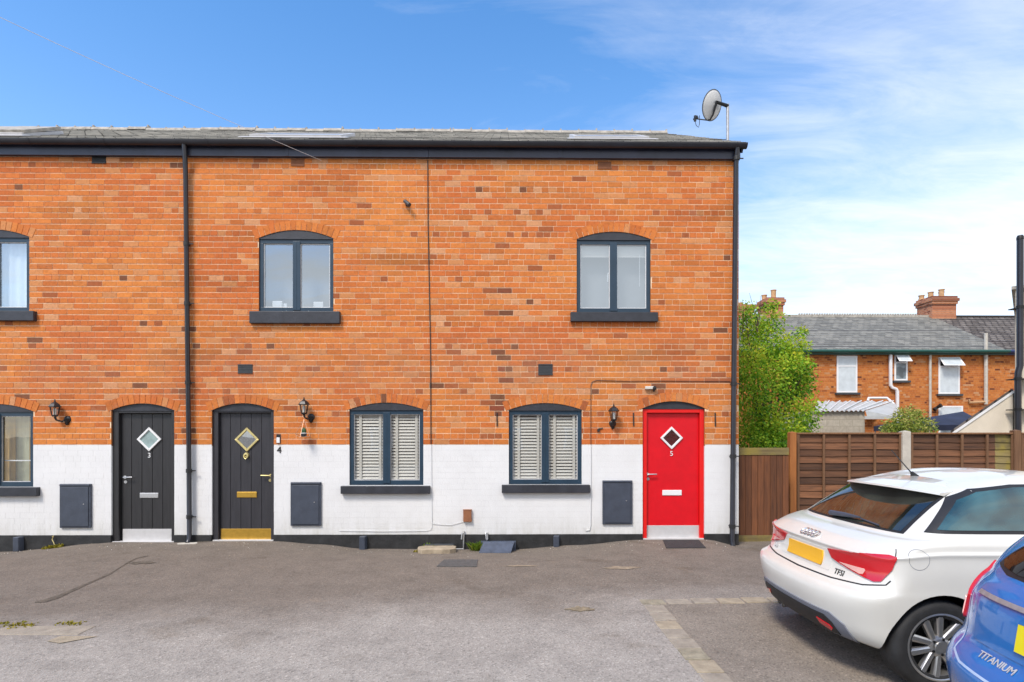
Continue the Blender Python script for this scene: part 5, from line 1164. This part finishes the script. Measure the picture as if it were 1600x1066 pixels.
# ------------------------------------------------------------------ cars
def smooth01(t): t = max(0, min(1, t)); return t*t*(3-2*t)
def car_body(rings, cr_lo, cr_md, cr_hi, p_lo, p_hi, sub=6, nrear=22, nside=46, nfront=14):
    """rings: (z rear, z middle, z front, x rear, x front, half width); returns verts, faces of one closed shell"""
    def cat(a, b_, c, d_, t):
        return tuple(.5*((2*q)+(-p+r)*t+(2*p-5*q+4*r-s)*t*t+(-p+3*q-3*r+s)*t**3) for p, q, r, s in zip(a, b_, c, d_))
    full = []; n = len(rings)
    for i in range(n-1):
        a, b_, c, d_ = rings[max(0,i-1)], rings[i], rings[i+1], rings[min(n-1,i+2)]
        for k_ in range(sub): full.append((*cat(a,b_,c,d_,k_/sub), (i+k_/sub)/(n-1)))
    full.append((*rings[-1], 1.0))
    vs, cnt = [], None
    for zr, zm, zf, xr, xf, w, v in full:
        Lx = xf-xr; k_ = smooth01((v-.45)/.25)
        cr_ = min(cr_lo+(cr_md-cr_lo)*smooth01((v-.14)/.13)+(cr_hi-cr_md)*k_, Lx*.45); p = p_lo+(p_hi-p_lo)*k_; fr_ = min(.75, Lx*.45)
        half = []
        for i in range(nrear+1):
            t = math.pi/2*i/nrear; half.append((xr+cr_-cr_*math.cos(t)**(2/p) if math.cos(t) > 1e-9 else xr+cr_, w*math.sin(t)**(2/p)))
        for i in range(1, nside): half.append((xr+cr_+(Lx-cr_-fr_)*i/nside, w))
        for i in range(nfront+1):
            t = math.pi/2*i/nfront; half.append((xf-fr_+fr_*math.sin(t)**(2/2.4), w*max(0,math.cos(t))**(2/2.4)))
        def zz(x):
            s_ = (x-xr)/max(.01,Lx); m_ = smooth01((x-xr)/min(.5,Lx*.45)); f_ = smooth01((x-2.0)/max(.2,(xf-2.0))) if xf > 2.05 else 0
            return (zr+(zm-zr)*m_)*(1-f_)+zf*f_
        ring = [Vector((x,-y,zz(x))) for x, y in half]+[Vector((x,y,zz(x))) for x, y in half[-2:0:-1]]
        cnt = len(ring); vs += ring
    m_ = len(full); fs = []
    for i in range(m_-1):
        for j in range(cnt): fs.append((i*cnt+j, i*cnt+(j+1)%cnt, (i+1)*cnt+(j+1)%cnt, (i+1)*cnt+j))
    fs.append(tuple(range(cnt-1,-1,-1))); fs.append(tuple((m_-1)*cnt+j for j in range(cnt)))
    return vs, fs
class Car:
    def __init__(s, root, vs, fs): s.root = root; s.vs, s.fs = vs, fs; s.bvh = BVHTree.FromPolygons(vs, [f for f in fs if len(f) == 4])
    def hit(s, mode, a, b_):
        if mode == 'rear': o, d_ = Vector((-1.5,a,b_)), Vector((1,0,0))
        elif mode == 'right': o, d_ = Vector((a,-2,b_)), Vector((0,1,0))
        elif mode == 'left': o, d_ = Vector((a,2,b_)), Vector((0,-1,0))
        else:                       # 'cyl': a = angle in degrees from straight behind towards the right (-y)
            c = Vector((.85,0,b_)); d0 = Vector((-math.cos(R(a)),-math.sin(R(a)),0)); o, d_ = c+d0*2.5, -d0
        h = s.bvh.ray_cast(o, d_)
        if h[0] is None:
            h = s.bvh.find_nearest(o+d_*1.6)
        nn = h[1]
        if nn.dot(d_) > 0: nn = -nn
        return h[0], nn
    def patch(s, name, mode, poly, mt, off=.004, res=.02, rim=.012, parent=None, xshift=0.0):
        """a skin of the body inside a convex outline"""
        sc = 1.0 if mode != 'cyl' else 1/60.0
        pts = [Vector((a*sc,b_)) for a, b_ in poly]
        ar = sum(p.x*q.y-q.x*p.y for p, q in zip(pts, pts[1:]+pts[:1]))
        if ar < 0: pts.reverse()
        x0, x1 = min(p.x for p in pts), max(p.x for p in pts); y0, y1 = min(p.y for p in pts), max(p.y for p in pts)
        nx_, ny_ = max(2,int((x1-x0)/res)), max(2,int((y1-y0)/res))
        bm = bmesh.new(); gv = [[bm.verts.new((x0+(x1-x0)*i/nx_, y0+(y1-y0)*j/ny_, 0)) for i in range(nx_+1)] for j in range(ny_+1)]
        for j in range(ny_):
            for i in range(nx_): bm.faces.new((gv[j][i],gv[j][i+1],gv[j+1][i+1],gv[j+1][i]))
        for p, q in zip(pts, pts[1:]+pts[:1]):
            d_ = q-p
            if d_.length < 1e-6: continue
            bmesh.ops.bisect_plane(bm, geom=bm.verts[:]+bm.edges[:]+bm.faces[:], plane_co=(p.x,p.y,0), plane_no=(d_.y,-d_.x,0), clear_outer=True, dist=1e-6)
        bm.verts.ensure_lookup_table(); loc = {}
        for v in bm.verts:
            h, nn = s.hit(mode, v.co.x/sc, v.co.y); loc[v] = (h+nn*off, h-nn*rim)
        be = [e for e in bm.edges if len(e.link_faces) == 1]
        for v in bm.verts: v.co = loc[v][0]
        bv = {v for e in be for v in e.verts}; nv_ = {v: bm.verts.new(loc[v][1]) for v in bv}
        for e in be:
            try: bm.faces.new((e.verts[0],e.verts[1],nv_[e.verts[1]],nv_[e.verts[0]]))
            except Exception: pass
        for f_ in bm.faces: f_.smooth = True
        for e in be: e.smooth = False
        bmesh.ops.recalc_face_normals(bm, faces=bm.faces)
        me = bpy.data.meshes.new(name); bm.to_mesh(me); bm.free(); me.materials.append(mt)
        o = bpy.data.objects.new(name, me); COL.objects.link(o); o.parent = parent or s.root
        # outward facing
        return o
    def ribbon(s, mb, mode, line, w=.006, off=.0012):
        pts = []
        sc = 1.0 if mode != 'cyl' else 60.0
        for (a, b_), (c, d_) in zip(line, line[1:]):
            n = max(1, int(math.hypot((c-a)/sc, d_-b_)/.02))
            for i in range(n): pts.append((a+(c-a)*i/n, b_+(d_-b_)*i/n))
        pts.append(line[-1]); vs = []
        for i, (a, b_) in enumerate(pts):
            p, q = pts[max(0,i-1)], pts[min(len(pts)-1,i+1)]; t = Vector(((q[0]-p[0])/sc, q[1]-p[1])).normalized(); nn = Vector((-t.y,t.x))*w/2
            for s_ in (-1,1):
                h, m_ = s.hit(mode, a+s_*nn.x*sc, b_+s_*nn.y); vs.append(h+m_*off)
        mb.add(vs, [(2*i,2*i+1,2*i+3,2*i+2) for i in range(len(pts)-1)])
def build_body(root, vs, fs, mt, wheels, wr, yin, name='body'):
    mb = MB(); mb.add(vs, fs); o = mb.build(name, mt, root, smooth=True, local=True, ang=60)
    cut = MB()
    for wx, wz in wheels:
        for s_ in (-1,1): cut.tube([(wx,s_*yin,wz),(wx,s_*1.3,wz)], wr, 48)
    c = cut.build('cutter', MT['trimblack'], None)
    c.parent = None
    md = o.modifiers.new('arches', 'BOOLEAN'); md.operation = 'DIFFERENCE'; md.object = c; md.solver = 'EXACT'; md.material_mode = 'TRANSFER'
    rt = root.matrix_basis.copy(); root.location = (0,0,0); root.rotation_euler = (0,0,0)
    bpy.context.view_layer.update(); dg = bpy.context.evaluated_depsgraph_get()
    me = bpy.data.meshes.new_from_object(o.evaluated_get(dg)); o.modifiers.clear(); o.data = me
    root.matrix_basis = rt
    me.set_sharp_from_angle(angle=R(42))
    bpy.data.objects.remove(c)
    return o
def wheel(root, x, side, zc_, rt, yo, style):
    """side -1 = right.  yo = outer face"""
    m_ = MB(); w_ = .20; yf = side*yo
    prof = [(rt-.115,0),(rt-.10,.008),(rt-.05,.012),(rt-.018,.004),(rt-.004,-.02),(rt,-.04),(rt,-w_+.04),(rt-.02,-w_),(rt-.115,-w_+.01)]
    m_.lathe([(r_, yf+side*d_-side*.012) for r_, d_ in prof], (x,0,zc_), 'Y', 56)
    ty_ = m_.build('wheel', MT['rubber'], root, smooth=True, local=True, ang=50)
    rr_ = rt-.085
    m_ = MB(); m_.lathe([(rr_,yf+side*(-.008)),(rr_+.004,yf+side*.0),(rr_-.006,yf+side*.002),(rr_-.018,yf-side*.012),(rr_-.025,yf-side*.05),(rr_-.03,yf-side*.15)], (x,0,zc_), 'Y', 56); m_.build('rim', MT['alloy'], ty_, smooth=True, local=True)
    m_ = MB(); m_.lathe([(0,yf-side*.10),(rr_-.05,yf-side*.10),(rr_-.05,yf-side*.115)], (x,0,zc_), 'Y', 40); m_.lathe([(0,yf-side*.135),(rr_-.026,yf-side*.135)], (x,0,zc_), 'Y', 40); m_.build('brake_disc', MT['darkmetal'], ty_, local=True)
    m_ = MB(); ns = 5
    for i in range(ns):
        a0 = math.pi/2+.25+2*math.pi*i/ns; er = Vector((math.cos(a0),0,math.sin(a0))); et = Vector((-math.sin(a0),0,math.cos(a0)))
        for s_ in (-1,1):
            c = Vector((x,yf-side*.018,zc_)); a = c+er*.045+et*s_*.020; b_ = c+er*(rr_-.010)+et*s_*.054+Vector((0,side*.012,0))
            hw0, hw1 = .019, .026; n_ = (b_-a).normalized(); t_ = et
            back = Vector((0,-side*.035,0)); slab = Vector((0,-side*.008,0))
            A_ = [a-t_*hw0+slab, a-t_*hw0*.5, a+t_*hw0*.5, a+t_*hw0+slab, a+t_*hw0+back, a-t_*hw0+back]
            B_ = [b_-t_*hw1+slab, b_-t_*hw1*.5, b_+t_*hw1*.5, b_+t_*hw1+slab, b_+t_*hw1+back, b_-t_*hw1+back]
            m_.add(A_+B_, [(k_,(k_+1)%6,6+(k_+1)%6,6+k_) for k_ in range(6)]+[(0,1,2,3,4,5),(11,10,9,8,7,6)])
    m_.lathe([(.072,yf-side*.05),(.070,yf-side*.022),(.050,yf-side*.012),(.034,yf-side*.010),(.034,yf-side*.004),(0,yf-side*.002)], (x,0,zc_), 'Y', 30)
    m_.build('spokes', MT['alloy'], ty_, local=True)
    m_ = MB()
    for i in range(5):
        a0 = math.pi/2+.25+math.pi/5+2*math.pi*i/5; m_.lathe([(.009,yf-side*.03),(.009,yf-side*.008),(0,yf-side*.008)], (x+.052*math.cos(a0),0,zc_+.052*math.sin(a0)), 'Y', 10)
    m_.build('wheel_bolts', MT['darkmetal'], ty_, local=True)
def surf_mtx(car, mode, a, b_, off=.006, roll=0.0):
    p, n = car.hit(mode, a, b_); zax = n; xax = Vector((0,0,1)).cross(zax).normalized(); yax = zax.cross(xax)
    m_ = Matrix((xax,yax,zax)).transposed().to_4x4(); m_.translation = p+n*off; return m_ @ Matrix.Rotation(roll,4,'Z')
# ---- white hatchback
wc = thing('parked_car', 'white three-door hatchback with amber number plate in front of the fence', 'car', (2.24,-4.63,0), -YAW)
RA = [(.24,.17,.18,.20,3.75,.72),(.27,.19,.20,.10,3.85,.80),(.33,.26,.27,.05,3.92,.84),(.42,.40,.40,.02,3.95,.862),(.54,.52,.50,.0,3.95,.868),(.615,.62,.60,.025,3.93,.87),
      (.655,.68,.66,.10,3.88,.868),(.74,.78,.72,.145,3.80,.866),(.84,.87,.76,.15,3.68,.860),(.872,.905,.80,.143,3.55,.863),(.890,.918,.83,.170,3.40,.845),(.935,.96,.88,.25,3.15,.835),
      (.972,1.0,.93,.345,2.95,.812),(.992,1.03,.97,.415,2.82,.785),(1.08,1.12,1.08,.53,2.62,.745),(1.18,1.22,1.19,.665,2.38,.695),(1.265,1.31,1.29,.79,2.15,.632),(1.305,1.355,1.34,.86,2.02,.575),
      (1.332,1.386,1.378,.95,1.9,.49),(1.360,1.402,1.398,1.08,1.78,.36),(1.389,1.411,1.409,1.25,1.66,.2),(1.405,1.413,1.412,1.38,1.55,.03)]
vs, fs = car_body(RA, .42, .27, .27, 2.8, 3.0); CA = Car(wc, vs, fs)
build_body(wc, vs, fs, MT['paint_white'], [(.60,.302),(3.07,.302)], .345, .60)
for wx in (.60,3.07):
    for s_ in (-1,1): wheel(wc, wx, s_, .302, .302, .845, 0)
# rear glass with dark surround, side glass
CA.patch('rear_glass_surround', 'rear', [(-.635,1.003),(.635,1.003),(.545,1.285),(-.545,1.285)], MT['trimblack'], .002)
rg = CA.patch('rear_window', 'rear', [(-.605,1.014),(.605,1.014),(.53,1.26),(.46,1.275),(-.46,1.275),(-.53,1.26)], MT['glass_white'], .005)
for side in ('right','left'):
    CA.patch('window_surround', side, [(.57,1.028),(.70,1.135),(.83,1.245),(.98,1.305),(1.25,1.338),(1.75,1.345),(2.05,1.28),(2.62,1.045),(2.45,1.022)], MT['trimblack'], .002)
    CA.patch('side_window', side, [(.64,1.048),(.74,1.135),(.86,1.232),(1.0,1.286),(1.25,1.318),(1.33,1.32),(1.33,1.046)], MT['glass_side'], .005)
    CA.patch('side_window', side, [(1.39,1.046),(1.39,1.322),(1.72,1.327),(2.0,1.27),(2.5,1.06),(2.40,1.045)], MT['glass_side'], .005)
CA.patch('windscreen', 'right', [(2.60,1.06),(2.08,1.28),(2.2,1.28),(2.7,1.05)], MT['glass_white'], .003)
# tail lamps
for s_ in (1,-1):
    la = CA.patch('tail_lamp', 'cyl', [(s_*24.5,.845),(s_*55,.888),(s_*57.5,.882),(s_*56,.80),(s_*52.5,.715),(s_*50,.705),(s_*33,.765),(s_*28,.785)], MT['lampred'], .010, res=.015)
    CA.patch('clear_lens', 'cyl', [(s_*33.5,.775),(s_*46.5,.775),(s_*47,.765),(s_*46,.735),(s_*44.5,.732)], MT['lamppink'], .013, res=.012, parent=la)
CA.patch('number_plate', 'rear', [(-.26,.705),(.26,.705),(.26,.816),(-.26,.816)], MT['plate_amber'], .012, res=.05)
CA.patch('plate_recess', 'rear', [(-.36,.69),(.36,.69),(.38,.838),(-.38,.838)], MT['paint_white'], .003)
# bumper : grey valance with black centre and red reflectors
CA.patch('bumper_trim', 'cyl', [(-44,.255),(44,.255),(39.5,.38),(33,.435),(-33,.435),(-39.5,.38)], MT['trimgrey'], .010)
CA.patch('bumper_grille', 'cyl', [(-37,.290),(37,.290),(34,.37),(30,.405),(-30,.405),(-34,.37)], MT['trimblack'], .016)
for s_ in (1,-1): CA.patch('reflector', 'cyl', [(s_*25,.365),(s_*32.5,.345),(s_*34,.325),(s_*33,.305),(s_*26.5,.33)], MT['lampred'], .021, res=.012)
def gap(mode, line, w, mt=MT['seam'], car=CA, root=wc, off=.0012):
    m_ = MB(); car.ribbon(m_, mode, line, w, off); return m_.build('panel_gap', mt, root, local=True)
gap('cyl', [(-55.5,.73),(-54,.70),(-46,.672),(-30,.655),(0,.648),(30,.655),(46,.672),(54,.70),(55.5,.73)], .008)
for s_ in (1,-1): gap('cyl', [(s_*57,.888),(s_*57.2,.91),(s_*57.2,.928)], .006)
gap('right', [(.445+.066*math.cos(2*math.pi*i/28), .872+.064*math.sin(2*math.pi*i/28)) for i in range(29)], .0025, MT['trimgrey']).name = 'fuel_flap'
for s_ in ('right','left'): gap(s_, [(1.36,1.02),(1.33,.7),(1.32,.32),(1.5,.27),(2.5,.27),(2.62,.6),(2.55,1.0)], .006)
# hatch lip catching the light, spoiler
sp_ = MB(); K = 24; vs = []
for i in range(K+1):
    y = -.55+1.10*i/K; e = (abs(y)/.55)**3
    xr_, zr_ = .655+.15*e, 1.290-.030*e; xm, zm = .80+.10*e, 1.325-.045*e; xf_, zf_ = 1.0+.02*e, 1.358-.075*e
    vs += [(xr_,y,zr_),(xr_+.004,y,zr_+.014),(xm,y,zm+.004),(xf_,y,zf_+.0),(xf_+.06,y,zf_-.05),(xm+.02,y,zm-.045),(xr_+.03,y,zr_-.008)]
sp_.add(vs, [(i*7+j, i*7+(j+1)%7, (i+1)*7+(j+1)%7, (i+1)*7+j) for i in range(K) for j in range(7)]+[tuple(range(7)), tuple(K*7+j for j in range(6,-1,-1))])
sp_.build('spoiler', MT['paint_white'], wc, smooth=True, local=True, ang=50)
# wiper, aerial, mirror
m_ = MB(); a, n_ = CA.hit('rear',.16,1.02); b_, n2 = CA.hit('rear',-.20,1.035); m_.tube([a+n_*.03, a.lerp(b_,.5)+n_*.03, b_+n2*.025], [.022,.018,.008], 8); m_.tube([b_+n2*.014, CA.hit('rear',-.42,1.02)[0]+n2*.014], .006, 6)
m_.build('rear_wiper', MT['greyplastic'], wc, smooth=True, local=True)
m_ = MB(); m_.tube([(1.02,0,1.345),(.99,0,1.385)], [.03,.012], 8); m_.tube([(.99,0,1.38),(.83,0,1.56)], [.005,.003], 6); m_.build('aerial', MT['darkplastic'], wc, local=True)
for s_ in (-1,1): m_ = MB(); m_.tube([(2.42,s_*.80,1.04),(2.42,s_*.90,1.06),(2.42,s_*.98,1.07)], [.03,.085,.05], 12); m_.build('mirror', MT['paint_white'], wc, smooth=True, local=True)
# ring emblem and badges
m_ = MB()
for i in range(4):
    yy = .054*(1.5-i); mt_ = surf_mtx(CA,'rear',yy,.902,.010)
    m_.tube([mt_ @ Vector((.036*math.cos(a),.036*math.sin(a),0)) for a in [2*math.pi*j/24 for j in range(25)]], .0048, 6, caps=False)
m_.build('ring_emblem', MT['chrome'], wc, smooth=True, local=True)
put_text('TFSI', .058, 'badge_lettering', MT['darkmetal'], wc, surf_mtx(CA,'cyl',34,.70,.003), .0015)
put_text('A1', .065, 'badge_lettering', MT['alu'], wc, surf_mtx(CA,'cyl',-36,.71,.006), .003)
for s_ in (1,): 
    m_ = MB(); m_.tube([(.17,.50,.23),(.4,.50,.23)], .035, 16, caps=False); m_.tube([(.16,.40,.23),(.4,.40,.23)], .035, 16, caps=False); m_.build('exhaust_pipe', MT['chrome'], wc, smooth=True, local=True)
# ---- blue hatchback
bc = thing('parked_car', 'blue hatchback with tall red tail lamp, nearest the camera', 'car', (2.012,-7.10,0), -YAW)
RB = [(.25,.18,.18,.22,4.1,.76),(.28,.20,.20,.10,4.22,.86),(.36,.30,.30,.05,4.32,.895),(.50,.45,.45,.01,4.36,.91),(.60,.56,.55,.0,4.36,.912),(.66,.66,.62,.03,4.34,.912),(.72,.74,.70,.085,4.28,.91),
      (.82,.82,.76,.105,4.2,.905),(.92,.90,.82,.125,4.05,.90),(.98,.96,.88,.165,3.85,.885),(1.02,1.0,.93,.215,3.6,.865),(1.06,1.04,.98,.25,3.3,.845),(1.14,1.13,1.07,.32,3.0,.815),(1.27,1.25,1.20,.45,2.7,.76),
      (1.40,1.38,1.34,.58,2.4,.69),(1.45,1.45,1.41,.66,2.25,.62),(1.475,1.49,1.465,.82,2.05,.50),(1.498,1.51,1.50,1.1,1.85,.25),(1.512,1.516,1.515,1.4,1.65,.03)]
vs, fs = car_body(RB, .50, .48, .36, 2.4, 2.6); CB = Car(bc, vs, fs)
build_body(bc, vs, fs, MT['paint_blue'], [(.80,.32),(3.45,.32)], .365, .62)
for wx in (.80,3.45):
    for s_ in (-1,1): wheel(bc, wx, s_, .32, .32, .885, 0)
CB.patch('rear_glass_surround', 'cyl', [(-54,1.065),(-44,1.035),(0,1.03),(44,1.035),(54,1.065),(54,1.39),(40,1.43),(-40,1.43),(-54,1.39)], MT['trimblack'], .002)
CB.patch('rear_window', 'cyl', [(-52.5,1.085),(-49,1.063),(-40,1.05),(0,1.045),(40,1.05),(49,1.063),(52.5,1.085),(52,1.37),(40,1.40),(-40,1.40),(-52,1.37)], MT['glass_blue'], .006)
for side in ('right','left'):
    CB.patch('window_surround', side, [(.78,1.06),(.95,1.25),(1.2,1.36),(1.7,1.40),(2.1,1.37),(2.85,1.06)], MT['trimblack'], .002)
    CB.patch('side_window', side, [(.86,1.08),(1.0,1.25),(1.22,1.34),(1.5,1.37),(1.5,1.08)], MT['glass_blue'], .005); CB.patch('side_window', side, [(1.58,1.08),(1.58,1.375),(1.75,1.375),(2.05,1.345),(2.68,1.08)], MT['glass_blue'], .005)
for s_ in (1,-1):
    la = CB.patch('tail_lamp', 'cyl', [(s_*53,.775),(s_*57.5,.80),(s_*61,.90),(s_*66,1.04),(s_*63.5,1.045),(s_*57,.96),(s_*52,.90)], MT['lampred'], .012, res=.012)
    CB.patch('clear_lens', 'cyl', [(s_*53.5,.785),(s_*57,.81),(s_*60,.885),(s_*56,.87)], MT['lamppink'], .016, res=.01, parent=la)
for s_ in (1,-1): gap('cyl', [(s_*53,1.03),(s_*51.5,.98),(s_*50.5,.90),(s_*48,.80),(s_*46.5,.72),(s_*43,.66),(s_*36,.635),(0,.625)], .010, MT['seam_glint'], CB, bc, .0015)  # seam drawn as a painted bright glint, not a dark gap
CB.patch('chrome_strip', 'cyl', [(-44,.935),(44,.935),(44,.953),(-44,.953)], MT['pipegrey'], .014, res=.03)
CB.patch('plate_recess', 'cyl', [(-40,.74),(40,.74),(44,.93),(-44,.93)], MT['paint_blue'], .004)
CB.patch('number_plate', 'rear', [(-.235,.78),(.285,.78),(.285,.891),(-.235,.891)], MT['plate_yellow'], .016, res=.05)
CB.patch('bumper_trim', 'cyl', [(-40,.27),(40,.27),(36,.40),(-36,.40)], MT['trimblack'], .010)
put_text('TITANIUM', .048, 'badge_lettering', MT['alu'], bc, surf_mtx(CB,'cyl',-26,.700,.003), .0015)
